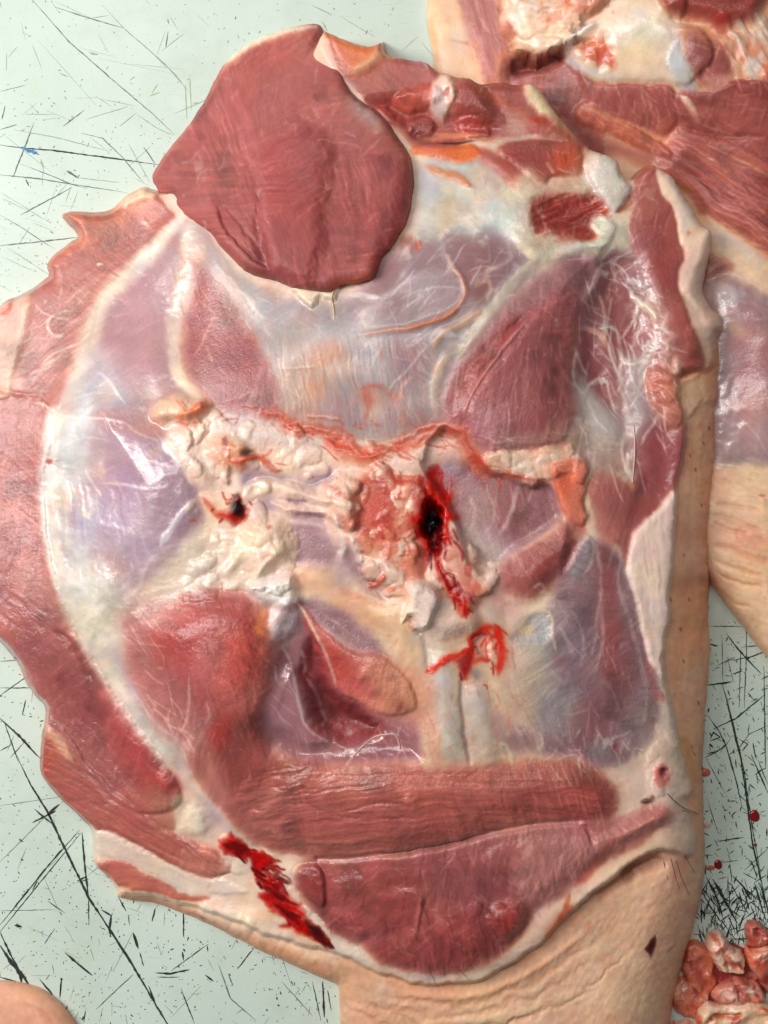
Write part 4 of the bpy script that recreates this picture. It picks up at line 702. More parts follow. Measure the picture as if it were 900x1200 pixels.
M.reg("206,930 220,934 232,950 250,970 240,986 216,980 204,960", (222, 200, 178), soft=5, h=2, hr=12); M.reg("214,954 224,944 242,952 250,968 238,982 220,978 210,968", (234, 220, 196), 'tendon', soft=5, h=4, hr=12, wet=.14, jit=6); M.st("212,908 232,930 256,956 280,985 310,1005", 5, (196, 184, 186), .85, 4, h=2); M.bl(250, 962, 14, 10, 40, (166, 140, 146), .6)
# opened muscle
M.reg("322,748 334,722 350,706 372,730 400,764 440,800 480,830 492,860 490,890 440,894 390,896 350,890 320,872 306,846 316,800", (148, 104, 124), 'fascia', soft=4, h=-8, hr=18, wet=.18)
M.reg("358,756 370,752 384,790 396,816 420,830 446,846 446,862 420,872 396,870 372,850 360,820 352,790", (140, 54, 56), 'muscle', soft=5, h=-9, hr=14, wet=.24); M.reg("372,770 390,806 420,834 446,850 440,860 400,850 376,820", (98, 28, 32), soft=7, a=.7, h=-4.2, hr=12); M.bl(404, 856, 20, 12, 10, (152, 58, 58), .7)
M.reg("322,800 340,780 354,800 372,850 384,870 360,880 330,866 312,846", (150, 108, 134), soft=5, h=7, hr=12, wet=.14); M.bl(372, 856, 10, 8, 20, (196, 90, 80), .7)
for pp, w in (("352,760 358,780 356,790",2.4),("358,792 370,812 380,840 384,848",2.6),("340,776 346,800 352,830 360,852 384,868",2.2),("322,780 324,800",1.8),("330,756 340,776",2.2),("380,846 376,852",2),("376,864 386,870",2.6)):
    M.st(pp, w, (206, 190, 206), .8, 1.5, h=2, jit=2)
M.reg("346,704 360,712 380,736 400,752 420,766 446,768 470,784 484,808 488,830 470,838 446,838 420,826 400,814 390,790 374,756 360,736", (214, 114, 100), 'muscle', soft=3, h=8, hr=13, wet=.16, v=.1); M.bl(394, 780, 16, 26, -30, (216, 66, 58), .8); M.reg('430,770 470,784 486,808 490,832 470,840 440,836 426,810', (208, 140, 114), soft=7, a=.85); M.bl(426, 790, 8, 8, 0, (222, 140, 116), .6, h=3); M.bl(424, 806, 20, 12, 30, (206, 80, 72), .5); M.st("340,700 356,716 372,746 386,780 394,806", 2.6, (238, 222, 196), .95, 1.6, h=3); M.st("350,718 362,740 370,756 376,770", 3, (186, 60, 62), .8, 2, brk=.3); M.reg('446,764 478,780 500,800 500,850 470,846 456,812', (204, 146, 120), soft=9, a=.75, h=-2, hr=14); M.bl(468, 828, 3, 7, 25, (80, 16, 16), .95, .5, jit=1.5)
M.reg("320,710 345,704 352,720 346,740 330,750 318,740", (206, 188, 192), soft=5, h=5, hr=10, wet=.14)
for pp, w in (("414,886 432,868 446,862 464,862 468,876 464,890",1.8),("404,900 412,888 420,880",2),("456,856 466,866 472,880",1.4),("470,850 466,866 474,886",1.3)):
    M.st(pp, w, (222, 180, 164), .8, 1.3, h=3, jit=1.5)
M.web("450,840 500,840 505,895 440,895", 12, (206, 120, 108), .6, .72, .93, 1, seed=45)
# -- long band of muscle across the bottom
M.reg("310,886 350,892 400,900 460,898 520,902 580,896 640,892 690,898 712,914 722,936 716,958 690,968 640,966 600,968 560,980 520,990 470,998 420,1004 380,1006 340,1000 310,990 280,970 266,945 290,930 306,910", (186, 94, 82), 'muscle', soft=5, h=9, hr=30, wet=.21, v=.08)
M.reg("330,890 420,902 520,904 640,896 690,902 660,918 520,926 400,920 330,910", (196, 112, 92), soft=10, a=.8); M.bl(640, 940, 60, 18, 0, (180, 80, 70), .6); M.reg("266,945 300,925 330,930 350,960 340,996 300,985", (178, 98, 90), soft=8, a=.8); M.bl(680, 940, 30, 22, 0, (176, 72, 62), .6)
M.fib("300,900 520,905 700,900 720,950 560,980 400,1003 290,970", -3, 3, 70, .7, .07, (206, 126, 112), .3, .5, soft=6, bend=-0.0004); M.fib("270,940 310,900 350,930 350,990 310,985", -20, 4, 22, 1.2, .07, soft=6, seed=7); M.bl(482, 938, 12, 8, 20, (206, 110, 90), .6, .7, h=4, jit=6); M.st("400,950 430,944 460,940 484,944", 2, (150, 58, 54), .6, 2, h=-2); M.st("390,956 440,960 500,958", 2, (164, 72, 64), .6, 2, h=-1.5); M.st("588,920 592,950", 1.4, (164, 70, 62), .5, 1.4, h=-1)
M.st("316,975 350,985 400,988 450,980", 3, (206, 126, 110), .5, 3, h=2, brk=.3); M.bl(340, 925, 20, 8, -30, (196, 120, 108), .5, h=2)
M.fib("290,935 330,892 380,905 380,960 330,985 285,960", -8, 4, 20, 1.3, .07, (214, 146, 132), .4, .35, soft=6, seed=17)
M.hairs("330,900 700,905 700,950 560,975 400,990 300,960", 46, -3, 6, 44, (214, 136, 120), .4, .9, 41); M.hairs("330,910 700,910 690,955 560,975 400,990", 26, -3, 5, 34, (130, 50, 46), .4, .9, 42)

# lower muscles
M.reg("350,1016 390,1010 440,1006 500,998 560,988 610,972 660,970 720,964 760,948 780,948 780,964 764,976 740,990 700,1010 670,1035 630,1062 616,1084 600,1106 570,1126 530,1137 490,1137 450,1126 420,1106 390,1090 366,1070 352,1050 346,1030", (160, 78, 76), 'muscle', soft=5, h=6, hr=24, wet=.25, v=.08)
M.reg("500,1000 600,976 660,972 700,990 680,1020 630,1056 600,1064 560,1060 500,1040", (156, 84, 88), soft=10, a=.8); M.reg("440,1110 480,1090 560,1080 590,1062 616,1062 618,1084 600,1106 570,1126 530,1137 490,1137 450,1126", (156, 58, 56), soft=5, a=.7, h=3, hr=12); M.reg("366,1016 420,1012 490,1014 496,1060 480,1090 430,1100 390,1086 368,1060", (160, 70, 70), soft=8, a=.7, wet=.24)
M.reg("690,990 730,968 760,950 780,948 782,960 764,976 740,992 700,1014 680,1018", (196, 112, 96), soft=5, a=.9, h=3, hr=12); M.reg("640,980 690,968 700,1000 660,1040 620,1056 610,1030", (178, 108, 104), soft=10, a=.8); M.st("720,985 700,1010 676,1036", 5, (206, 80, 60), .6, 5, brk=.2); M.st("690,962 680,966 690,974 694,990", 3, (186, 48, 38), .7, 3, h=-3); M.bl(682, 966, 5, 4, 0, (214, 110, 92), .9, h=4)
M.st("372,1008 440,1004 520,992 580,976 630,966 680,964", 3.4, (200, 150, 138), .55, 2.8, h=-5, brk=.5, taper=False); M.st("440,1002 500,996 570,980", 2.5, (120, 56, 54), .7, 2, h=-4)  # pale seam, then a dark stroke painting the shadow under the band
M.reg("345,1022 356,1012 370,1014 380,1026 382,1052 376,1066 362,1056 350,1040", (146, 50, 50), 'muscle', soft=3, h=8, hr=9, wet=.2, groove=1.5)
M.lumps("370,1016 490,1014 600,1070 600,1100 530,1135 450,1122 380,1080", 26, 3.0, 6, (180, 94, 88), .3, seed=51); M.lumps("500,1010 620,985 620,1050 500,1050", 34, 2, 8, (178, 104, 100), .25, seed=52); M.fib("500,990 680,970 700,1000 620,1060 500,1060", 98, 6, 50, .7, .06, (190, 124, 118), .35, .4, soft=8, seed=13); M.fib("450,1090 610,1070 600,1110 530,1136 470,1130", 75, 3.5, 20, 1.2, .1, soft=5, seed=14)
M.st("470,1044 484,1044 494,1054 490,1080 484,1100", 2.6, (206, 120, 104), .6, 2.5, h=3); M.st("510,1076 520,1084", 3, (226, 190, 180), .8, 2); M.bl(430, 1044, 14, 8, 20, (196, 84, 64), .6, h=2, jit=6); M.bl(600, 1080, 12, 20, 0, (164, 52, 44), .6)
M.hairs("380,1020 490,1016 600,1060 590,1110 520,1132 440,1118 385,1075", 60, 20, 60, 18, (196, 120, 112), .45, .9, 43); M.hairs("380,1020 490,1016 600,1060 590,1110 520,1132 440,1118 385,1075", 30, 80, 30, 22, (110, 36, 38), .5, 1.0, 44); M.hairs("510,1000 680,975 690,1000 620,1056 510,1050", 40, 100, 14, 34, (200, 136, 128), .45, .9, 45)
M.reg("384,1040 420,1026 450,1034 440,1060 400,1066", (170, 78, 72), soft=5, a=.5, h=3.5, hr=12, wet=.24); M.reg("440,1050 484,1040 492,1070 460,1092 436,1080", (164, 66, 64), soft=5, a=.5, h=3.5, hr=12, wet=.24); M.reg("380,1066 410,1070 430,1094 410,1104 388,1088", (160, 62, 62), soft=5, a=.5, h=3.5, hr=10, wet=.24); M.reg("520,1072 560,1066 574,1096 540,1120 516,1104", (156, 56, 54), soft=5, a=.5, h=3.5, hr=14, wet=.24); M.reg("576,1062 606,1058 614,1082 592,1104 574,1090", (166, 60, 54), soft=5, a=.6, h=4.5, hr=10)
M.reg("606,986 650,972 700,966 780,948 782,962 740,990 700,1012 660,1042 620,1064 604,1040", (188, 128, 122), soft=9, a=.8, h=1.5, hr=16); M.web("606,990 700,970 770,955 700,1010 630,1058", 22, (222, 182, 170), .5, .76, .95, 0, seed=61, ang=-60, st=2.4); M.hairs("610,990 700,972 760,958 690,1015 626,1056", 40, 105, 22, 34, (216, 170, 160), .5, 1.0, 62)
M.st("720,985 700,1010 676,1036", 4, (202, 84, 66), .55, 4, brk=.3, jit=5)
# fat and blood at the lower left of it
M.reg("270,985 300,996 330,1004 350,1012 346,1040 352,1060 366,1076 390,1096 420,1112 400,1116 360,1098 330,1066 300,1050 280,1030 262,1010", (232, 214, 190), 'fat_layer', soft=5, h=2, hr=14, wet=.26); M.lobes("270,995 346,1012 350,1060 396,1108 330,1068 285,1030", 26, 6, 13, ((236, 220, 198), (232, 210, 184)), 55, .26, .6, 2)
M.blood("258,990 268,984 272,976 284,988 304,998 318,1004 324,1008 312,1016 322,1030 330,1036 326,1046 340,1056 352,1064 366,1082 388,1100 386,1108 366,1100 350,1088 334,1086 338,1078 320,1064 308,1054 306,1046 318,1046 304,1034 294,1020 290,1006 272,1000", (180, 16, 12)); M.reg("262,990 276,988 300,998 294,1004 276,1000", (118, 14, 16), soft=2.5, jit=3); M.reg("318,1030 328,1040 322,1046", (110, 20, 20), soft=2); M.reg("356,1076 372,1088 388,1102 380,1104 364,1094", (70, 14, 20), soft=3, jit=3, wet=.08); M.st('270,986 296,1000 306,1030 330,1060 360,1088 386,1104', 3.2, (140, 8, 10), .8, 3, brk=.45, jit=6)
M.reg("758,1108 765,1098 768,1096 770,1106 766,1116 762,1124 758,1118 754,1112", (70, 12, 14), 'blood_spot', soft=1.5, jit=3, wet=.15, sm=2); M.st("780,1116 786,1110 792,1104", 1.2, (190, 70, 60), .8, 1)
M.reg("340,336 396,332 396,350 392,352 376,350 366,362 356,356 346,346", (232, 216, 186), 'tendon', soft=2.5, h=9, hr=8, jit=4); M.st("392,340 388,352 391,364 392,374", 3, (232, 196, 164), .9, 1.6, h=4); M.st("437,322 434,332", 2.4, (214, 150, 120), .9, 1.5, h=3)
# loose fibres and streaks of blood
for a_ in (("262,330 400,360 500,370 520,490 340,490 300,400",70,75,35,34,(222,196,182),.5,.8,1),("330,400 500,400 500,500 340,490",40,85,25,26,(206,132,104),.5,.9,2),("480,260 620,270 640,300 540,400 460,390",60,-45,25,36,(226,212,204),.55,.9,3),
    ("20,350 110,350 100,420 40,470",34,-35,25,34,(232,210,196),.5,.8,4),("90,300 200,280 200,450 110,470",26,-60,30,40,(206,184,180),.4,.8,5),("60,480 230,490 230,640 110,700",40,10,40,44,(212,200,208),.4,.8,6),("540,360 680,330 665,510 560,510",40,97,8,30,(214,164,154),.45,.7,7),
    ("690,300 760,310 790,430 770,520 690,540 675,420",70,65,26,44,(230,218,210),.65,1.2,8),("590,710 760,690 775,850 620,880",50,75,25,44,(208,182,170),.45,.8,9),("500,780 600,780 610,890 510,890",34,80,18,34,(206,128,112),.4,.7,10),("150,720 300,720 300,840 220,870",26,70,25,24,(220,150,142),.4,.7,11),
    ("310,760 360,760 380,870 320,860",22,60,15,36,(206,190,204),.5,.8,12),("420,660 490,690 490,800 380,720",20,40,20,34,(222,170,144),.4,.7,13),("440,840 500,840 500,892 440,892",26,60,60,22,(216,150,136),.5,.8,14),("560,540 650,570 640,620 560,650",26,105,15,34,(206,180,176),.5,.8,15),("60,690 150,680 220,880 180,870",40,55,12,40,(236,230,222),.5,.8,16),
    ("600,870 770,870 780,900 640,905",40,60,30,22,(232,210,194),.6,1.0,17),("540,500 690,500 700,560 560,540",40,20,40,26,(226,196,176),.5,.9,18),("640,150 740,200 740,300 620,300",30,-20,50,26,(236,224,204),.5,.9,19)):
    M.hairs(*a_[:6], a_[6], a_[7], a_[8])
for a_ in (("488,556 530,560 528,640 500,650",34,80,20,26,(206,26,18),.8,1.3,21),("496,590 520,590 516,650 500,650",16,80,12,24,(90,8,10),.8,1.4,22),("515,650 548,700 545,722 525,690",16,60,12,22,(170,14,12),.8,1.2,23),("265,985 320,1005 330,1050 390,1104 340,1084 300,1030",46,45,12,22,(176,14,10),.85,1.7,24),("265,985 320,1005 330,1050 390,1104 340,1084 300,1030",22,42,10,20,(86,6,10),.85,1.7,25),
    ("545,745 585,728 590,780 575,776 560,750",22,85,25,18,(214,40,24),.75,1.3,26),("500,784 545,756 545,770 510,790",12,-32,10,22,(206,36,22),.75,1.3,27),("425,570 490,566 490,640 440,630",26,70,40,14,(206,60,44),.5,1.4,28),("330,495 420,520 520,504 520,520 430,540 350,512",26,12,16,24,(208,78,54),.5,1.2,29),("200,468 340,500 320,548 250,540",12,20,30,18,(212,92,66),.5,1.2,30),("250,576 290,580 286,610 256,608",9,60,40,10,(170,20,16),.7,1.4,31),
    ("545,500 570,548 610,560 590,564 556,540",12,45,20,18,(208,74,52),.5,1.2,32)):
    M.hairs(*a_[:6], a_[6], a_[7], a_[8], .2)
M.late.append(lambda: (M.bl(506, 614, 8, 15, -8, (22, 8, 10), .92, .6, jit=5), M.bl(372, 1092, 12, 5, 38, (60, 10, 14), .85, .6, jit=4), M.bl(280, 992, 12, 4, 25, (104, 8, 12), .8, .6, jit=4), M.bl(279, 594, 4, 8, 25, (36, 6, 10), .9, .5, jit=4)))  # slit's inner shade painted black again, over the fibres; dark blood elsewhere
M.R = np.clip(M.R, .06, .6)
M.finish(lil=np.where(M.X + .3 * M.Y < 430, .4, .8))
M_L0 = None
# fat and a torn tendon hanging out under the top flap belong to the leg below it (painted into the leg before the flap lies down)
# ---------------------------------------------------------------- the round flap of muscle lying on top
FLAP = ("372,29 381,42 388,62 398,78 408,98 420,116 440,128 455,143 468,163 480,180 485,205 483,238 476,262 462,286 448,302 440,326 420,333 400,336 386,344 366,341 345,339 "
        "325,331 300,324 285,316 270,303 256,289 246,275 230,264 212,250 195,235 184,220 179,205 188,189 205,165 225,140 244,110 262,76 285,54 310,41 340,32")
P = Field(170, 20, 496, 356, 1.25, FLAP, (176, 92, 88), 'meat_slab', seed=31, n=4, edge=2.0)
ctl = [(330,60,10,12),(250,130,12,16),(200,200,12,14),(330,160,26,40),(420,200,34,34),(460,240,26,20),(300,260,27,30),(400,310,24,18),(340,320,23,18),(260,280,20,16),(430,130,16,16),(380,80,12,12)]
P.thick(ctl, 50)
P.R[:] = .43
P.reg("180,205 205,165 262,76 310,41 372,30 384,50 400,80 400,120 330,150 250,180 210,240", (178, 92, 86), soft=18, a=.8, jit=8)
P.reg("262,90 285,60 320,46 372,36 386,60 370,72 320,76 285,100", (196, 96, 82), soft=12, a=.8, jit=6); P.st("180,206 200,172 226,138 246,108 262,80", 2.5, (214, 140, 122), .7, 2.5); P.st("258,86 285,57 310,44 340,36 370,32", 8, (226, 170, 144), .8, 4); P.st("262,76 280,59 300,47 330,36 370,31", 5, (240, 214, 194), 1.0, 3)
P.reg("370,190 420,180 470,200 478,240 450,290 420,325 380,330 370,270", (152, 68, 66), soft=18, a=.65, jit=8); P.reg("300,190 360,190 376,240 372,330 330,325 300,300 290,240", (164, 72, 70), soft=16, a=.6, jit=8); P.bl(440, 150, 26, 18, 30, (166, 92, 82), .7)
P.reg("400,108 415,116 436,130 452,150 446,158 430,146 412,132", (186, 168, 164), soft=4, a=.8); P.st("408,116 430,136 448,156", 3, (206, 192, 188), .7, 3); P.reg("448,150 466,165 478,184 474,190 456,172", (196, 118, 100), soft=4, a=.8)
P.st("482,205 480,240 470,266 456,288 444,304 436,324", 6, (186, 66, 56), .8, 5); P.st("440,326 420,330 400,334 386,342", 5, (202, 100, 72), .8, 4); P.st("184,222 212,250 232,266", 4, (206, 96, 76), .8, 3); P.st("256,284 275,304 300,322", 5, (196, 100, 84), .6, 4)
P.reg("240,230 250,226 262,250 272,278 290,300 312,316 300,326 270,305 250,285 242,262", (176, 84, 78), soft=5, a=.9, h=4, hr=12); P.st("256,240 262,262 276,284 296,302 318,318", 2, (120, 36, 38), .7, 2.4, h=-4); P.st("266,246 290,276 302,292", 2, (124, 44, 46), .6, 2.4, h=-2.5)
P.st("310,210 302,250 304,290 316,318", 5, (150, 70, 72), .6, 6, h=-3, wet=.16); P.reg("430,186 470,200 474,240 440,290 426,270", (150, 62, 62), soft=6, a=.6, h=2, hr=14); P.st("384,165 420,172 424,182 450,160", 1.6, (206, 150, 138), .6, 1.5);
P.fib("180,205 262,76 372,30 420,116 480,190 470,270 390,340 260,290", -38, 4, 26, .12, .06, (206, 150, 140), .5, .48, soft=4, seed=2); P.fib("180,205 262,76 372,30 420,116 480,190 470,270 390,340 260,290", 62, 2.6, 14, .15, .06, soft=4, seed=4); P.fib("350,190 480,190 470,280 390,330", 84, 6, 50, .2, .05, (190, 126, 120), .4, .5, soft=8, seed=5)
for pp in () or ("300,104 330,92 356,86","240,132 262,120","320,120 300,130","330,140 350,132 366,122","262,160 284,150 300,148","350,60 366,52","296,172 320,160 340,158","300,200 330,186 344,176","360,230 374,222 382,214","346,256 360,246","400,260 412,250 420,240","440,262 452,246"):
    P.st(pp, 1.0, (206, 146, 136), .35, 1.2, jit=4, brk=.6)
P.reg("300,180 340,150 384,160 382,230 372,320 330,325 306,290 296,230", (158, 66, 66), soft=5, a=.6, h=4.5, hr=16, jit=5); P.reg("186,205 230,140 262,150 290,200 270,250 230,250", (172, 92, 88), soft=6, a=.55, h=3, hr=18, jit=5); P.reg("250,110 300,60 370,44 384,70 400,110 340,130 280,150", (176, 94, 88), soft=8, a=.5, h=3, hr=24, jit=6)
P.st("296,186 300,220 306,256 304,290 314,318", 3, (112, 42, 44), .5, 4, h=-3, hw=5, jit=5); P.st("300,150 340,140 376,150", 3, (130, 56, 54), .4, 5, h=-1.5, hw=5, jit=6); 
P.st("300,190 306,230 312,280", 6, (178, 110, 110), .45, 6, wet=.2, brk=.4); P.fib("220,190 300,170 310,300 260,280", 70, 3, 14, .5, .09, (196, 140, 136), .4, .3, soft=10, seed=12)
P.hairs("200,200 280,90 400,60 470,190 450,290 380,325 270,280", 60, -38, 16, 22, (196, 130, 122), .32, .7, 3)
P.R = np.clip(P.R + .05 * P.n1, .1, .5)
P.finish(lil=.3)
# ---------------------------------------------------------------- the second leg, under the main one at the upper right
N = Field(480, -60, 960, 830, 1.6,
    "520,-50 504,-20 500,20 507,60 512,100 540,130 600,150 650,180 690,220 720,270 740,330 760,400 770,480 790,560 800,620 818,660 836,690 858,718 880,748 905,778 940,805 945,800 950,600 950,300 950,-40 900,-50 700,-50", (226, 186, 146), 'fat_layer', seed=61, n=4)
N.thick([(520,20,16,14),(560,60,14,30),(640,40,56,40),(720,60,74,60),(800,60,84,60),(880,60,84,60),(700,140,40,70),(620,110,10,40),(780,180,40,80),(860,230,54,80),(820,280,34,60),(880,300,54,60),(780,300,14,60),(900,400,60,60),(850,400,36,60),(860,560,40,60),(900,620,56,60),(870,700,44,60),(960,500,66,60),(960,100,80,60),(960,700,44,50),(700,200,12,50),(760,250,14,50),(800,400,16,50),(810,560,20,40)], 55)
N.R[:] = .32
N.reg("500,-40 510,30 516,90 560,110 620,110 620,-40", (234, 186, 136), soft=6); N.bl(540, 60, 14, 30, 0, (236, 200, 158), .8); N.bl(512, 40, 6, 40, 0, (226, 170, 106), .8); N.st("526,48 548,50 560,56", 2, (206, 140, 92), .6, 2)
N.reg("532,-40 540,10 556,60 566,95 590,100 600,60 592,20 590,-40", (188, 112, 100), 'muscle', soft=4, h=4, hr=12); N.st("556,-10 562,20 576,40", 2, (222, 180, 160), .8, 2); N.st("576,-10 582,20", 3, (196, 130, 124), .6, 4); N.bl(590, 80, 10, 26, 10, (222, 150, 118), .8)
# hollow under the bone end, its shade painted dark, and the flesh in it
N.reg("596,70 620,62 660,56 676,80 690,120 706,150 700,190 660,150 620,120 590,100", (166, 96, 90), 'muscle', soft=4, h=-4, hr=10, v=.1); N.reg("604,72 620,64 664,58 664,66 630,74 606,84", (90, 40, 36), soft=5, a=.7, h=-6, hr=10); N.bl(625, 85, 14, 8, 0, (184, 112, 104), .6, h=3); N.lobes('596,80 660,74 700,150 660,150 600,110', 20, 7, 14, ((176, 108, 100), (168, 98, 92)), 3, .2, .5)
# bone end
N.reg("590,-40 586,10 586,36 598,46 612,56 630,62 646,58 658,52 672,40 690,20 710,0 720,-40", (228, 190, 158), 'bone_end', soft=3, h=18, hr=22, v=.12, wet=.28); N.bl(615, 15, 12, 22, 0, (240, 214, 180), .8, h=3); N.bl(600, 36, 14, 10, 0, (206, 124, 104), .8); N.st("640,30 660,10 680,-20", 8, (222, 132, 94), .8, 6); N.st("656,20 664,0 670,-30", 4, (200, 70, 44), .7, 4, brk=.3); N.st("632,40 640,20 650,0", 3, (234, 200, 160), .8, 3); N.lobes('592,-10 700,-10 670,40 615,54', 26, 8, 16, ((236, 206, 176), (230, 184, 150), (226, 160, 124)), 9, .26, .6); N.st("656,46 650,56 640,58", 4, (238, 214, 190), .9, 3, h=3)
N.reg("686,20 710,-40 800,-40 800,20 790,20 830,40 836,70 816,90 806,100 780,98 740,96 700,94 680,84 664,70 660,52 672,38", (228, 206, 172), 'bone_end', soft=3, h=10, hr=14, v=.1, wet=.25); N.bl(745, 30, 26, 20, -30, (220, 224, 204), .8, h=4); N.bl(780, 40, 20, 14, 20, (222, 222, 200), .7, h=3); N.st("664,62 668,48 684,34 700,26", 4, (232, 236, 236), .95, 2.5, h=5); N.st("664,64 676,78 700,86 730,92", 4, (206, 204, 214), .8, 3); N.bl(690, 52, 18, 16, -30, (222, 142, 104), .8, jit=8); N.bl(706, 66, 16, 12, 30, (212, 84, 58), .85, .6, jit=8); N.lumps("670,50 720,40 724,84 690,84", 10, 4, 5, (196, 60, 40), .5, seed=11); N.bl(750, 66, 26, 12, 10, (230, 200, 150), .7); N.bl(690, 5, 20, 16, 0, (206, 120, 100), .7)
N.reg("770,-40 776,8 800,18 830,24 860,30 890,18 900,-40", (160, 62, 50), 'muscle', soft=4, h=9, hr=14, wet=.22); N.reg("836,20 850,14 858,30 850,38 840,36", (176, 34, 26), soft=3, h=4, hr=6); N.st("830,26 860,34 890,26", 3, (214, 150, 124), .6, 3)
N.reg("790,30 820,28 850,34 880,20 900,10 1000,0 1000,110 880,100 860,90 850,60 820,44 800,50", (206, 150, 118), 'fascia', soft=5, h=4, hr=14, v=.1)
N.fib("850,34 900,20 910,96 862,92", 60, 7, 60, 3, .08, (206, 196, 186), .7, .1, soft=5, seed=4); N.bl(880, 60, 16, 10, -30, (214, 120, 84), .6, jit=8); N.bl(886, 74, 10, 8, 0, (190, 186, 186), .7); N.bl(898, 84, 8, 14, 0, (222, 120, 90), .8, h=4); N.lumps("840,30 910,20 910,100 860,95", 12, 2, 6, seed=19); N.st("806,42 824,40 840,46 856,62", 3, (214, 130, 100), .7, 3)
N.reg("806,46 822,42 844,48 856,62 858,80 850,92 824,100 812,90 804,70", (160, 88, 80), 'muscle', soft=4, h=4, hr=14, v=.1); N.lumps("806,46 850,50 856,84 824,98", 10, 1.4, 5, seed=13); N.reg("784,58 794,50 804,70 808,90 816,104 806,108 792,98 782,76", (206, 206, 204), 'tendon', soft=3, h=3, hr=7, jit=5); N.reg("824,92 850,88 862,94 854,108 836,106", (206, 150, 136), soft=4, h=3, hr=8)
# muscles below the bone
N.reg("676,84 700,94 740,97 780,99 790,104 794,130 792,146 776,158 760,150 730,140 704,130 688,116", (168, 84, 76), 'muscle', soft=3, h=8, hr=14); N.fib("690,96 780,100 790,140 720,130", 70, 4, 40, .6, .06, (206, 150, 136), .5, .45, soft=5, seed=6); N.bl(780, 150, 14, 10, 40, (196, 100, 72), .7); N.bl(700, 98, 16, 5, 10, (206, 130, 112), .6)
N.reg("674,128 684,116 700,122 722,136 750,150 772,164 786,178 782,186 760,178 730,166 700,152 678,142", (190, 100, 78), 'muscle', soft=3, h=8, hr=9, v=.12); N.st("680,124 700,132 726,142 740,152", 3, (226, 180, 152), .8, 2.4, h=3); N.lumps("680,130 730,150 780,180 720,160", 9, 2, 4, seed=17)
N.reg("690,160 740,172 790,186 800,200 780,210 740,190 700,180", (150, 80, 74), soft=6, a=.8)
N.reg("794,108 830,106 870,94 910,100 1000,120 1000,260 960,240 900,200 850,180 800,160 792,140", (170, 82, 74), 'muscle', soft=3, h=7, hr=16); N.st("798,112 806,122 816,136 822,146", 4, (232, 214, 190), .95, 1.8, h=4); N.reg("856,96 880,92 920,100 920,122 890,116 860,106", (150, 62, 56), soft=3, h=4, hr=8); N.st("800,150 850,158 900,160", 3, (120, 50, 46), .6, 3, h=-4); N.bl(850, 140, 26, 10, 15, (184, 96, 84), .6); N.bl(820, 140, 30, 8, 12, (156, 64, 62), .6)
N.reg("784,168 800,154 850,164 900,186 1000,250 1000,420 940,340 900,300 860,276 826,252 800,220 770,200", (176, 86, 74), 'muscle', soft=4, h=6, hr=18); N.fib("784,168 850,164 1000,250 1000,400 900,300 800,220", 34, 4, 90, 1.2, .10, (218, 140, 110), .55, .3, soft=6, seed=8); N.fib("784,168 850,164 1000,250 1000,400 900,300 800,220", 34, 12, 160, 2, .07, soft=6, seed=9); N.st("830,170 860,184 900,206", 1.6, (228, 196, 160), .7, 1.6, h=1); N.st("860,180 900,200", 3, (214, 140, 106), .5, 4); N.st("830,186 838,188", 1.4, (232, 210, 190), .8, 1); N.st("800,200 850,230 910,270", 3, (136, 60, 54), .5, 3, h=-3)
N.reg("826,252 846,262 880,286 920,316 1000,390 1000,470 920,360 880,330 850,318 826,330 816,300", (224, 184, 136), 'fat_layer', soft=4, h=4, hr=10, v=.08); N.st("834,276 850,282 870,290 900,310", 5, (180, 168, 176), .7, 5); N.reg("828,300 850,306 856,316 840,326 826,330", (164, 74, 64), soft=5, a=.9); N.st("840,296 870,312 900,340", 3, (222, 172, 122), .6, 4)
N.reg("826,336 850,322 880,334 920,362 1000,460 1000,620 930,560 880,548 846,552 826,520 816,440 816,380", (172, 144, 148), 'fascia', soft=6, h=10, hr=34, wet=.18); N.bl(850, 345, 20, 12, 20, (186, 178, 176), .8); N.bl(880, 420, 26, 60, 0, (170, 120, 126), .7); N.bl(850, 470, 16, 50, 0, (160, 142, 156), .8); N.bl(866, 388, 16, 8, 30, (206, 172, 140), .6); N.web("830,330 920,360 920,560 840,550", 30, (206, 190, 182), .5, .78, .96, 1, seed=22); N.lumps("836,440 866,450 870,540 840,545", 12, 2.5, 8, seed=23); N.lumps("840,336 870,340 870,366 844,366", 9, 1.6, 5, seed=25); N.st("846,362 852,354", 1, (60, 50, 46), .8, .8); N.bl(890, 440, 30, 50, 0, (164, 104, 106), .5)
# skin with wrinkles below it
N.reg("820,560 846,548 880,546 920,556 1000,590 1000,830 900,830 780,640", (226, 200, 156), 'skin', soft=6, h=5, hr=14, wet=.36, v=.06); N.bl(880, 634, 34, 11, 6, (222, 156, 124), .75, .7, jit=6); N.bl(850, 680, 18, 10, 20, (214, 160, 116), .5); N.bl(860, 560, 22, 6, 0, (204, 170, 146), .6); N.st("842,545 870,540 900,544", 3, (190, 176, 170), .7, 4); N.bl(846, 620, 10, 20, 20, (206, 164, 116), .5)
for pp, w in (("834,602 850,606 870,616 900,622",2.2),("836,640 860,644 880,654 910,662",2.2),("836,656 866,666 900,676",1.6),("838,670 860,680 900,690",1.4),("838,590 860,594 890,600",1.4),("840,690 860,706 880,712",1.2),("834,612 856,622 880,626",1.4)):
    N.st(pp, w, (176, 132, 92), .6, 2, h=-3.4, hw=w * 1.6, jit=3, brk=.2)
N.fib("830,560 910,560 920,800 850,710", 16, 5, 60, .8, .05, (236, 214, 176), .4, .4, soft=8, seed=15); N.bl(893, 581, 4, 2, 0, (206, 50, 40), .9, .5, jit=2); N.bl(897, 590, 3, 5, 0, (150, 140, 120), .5)
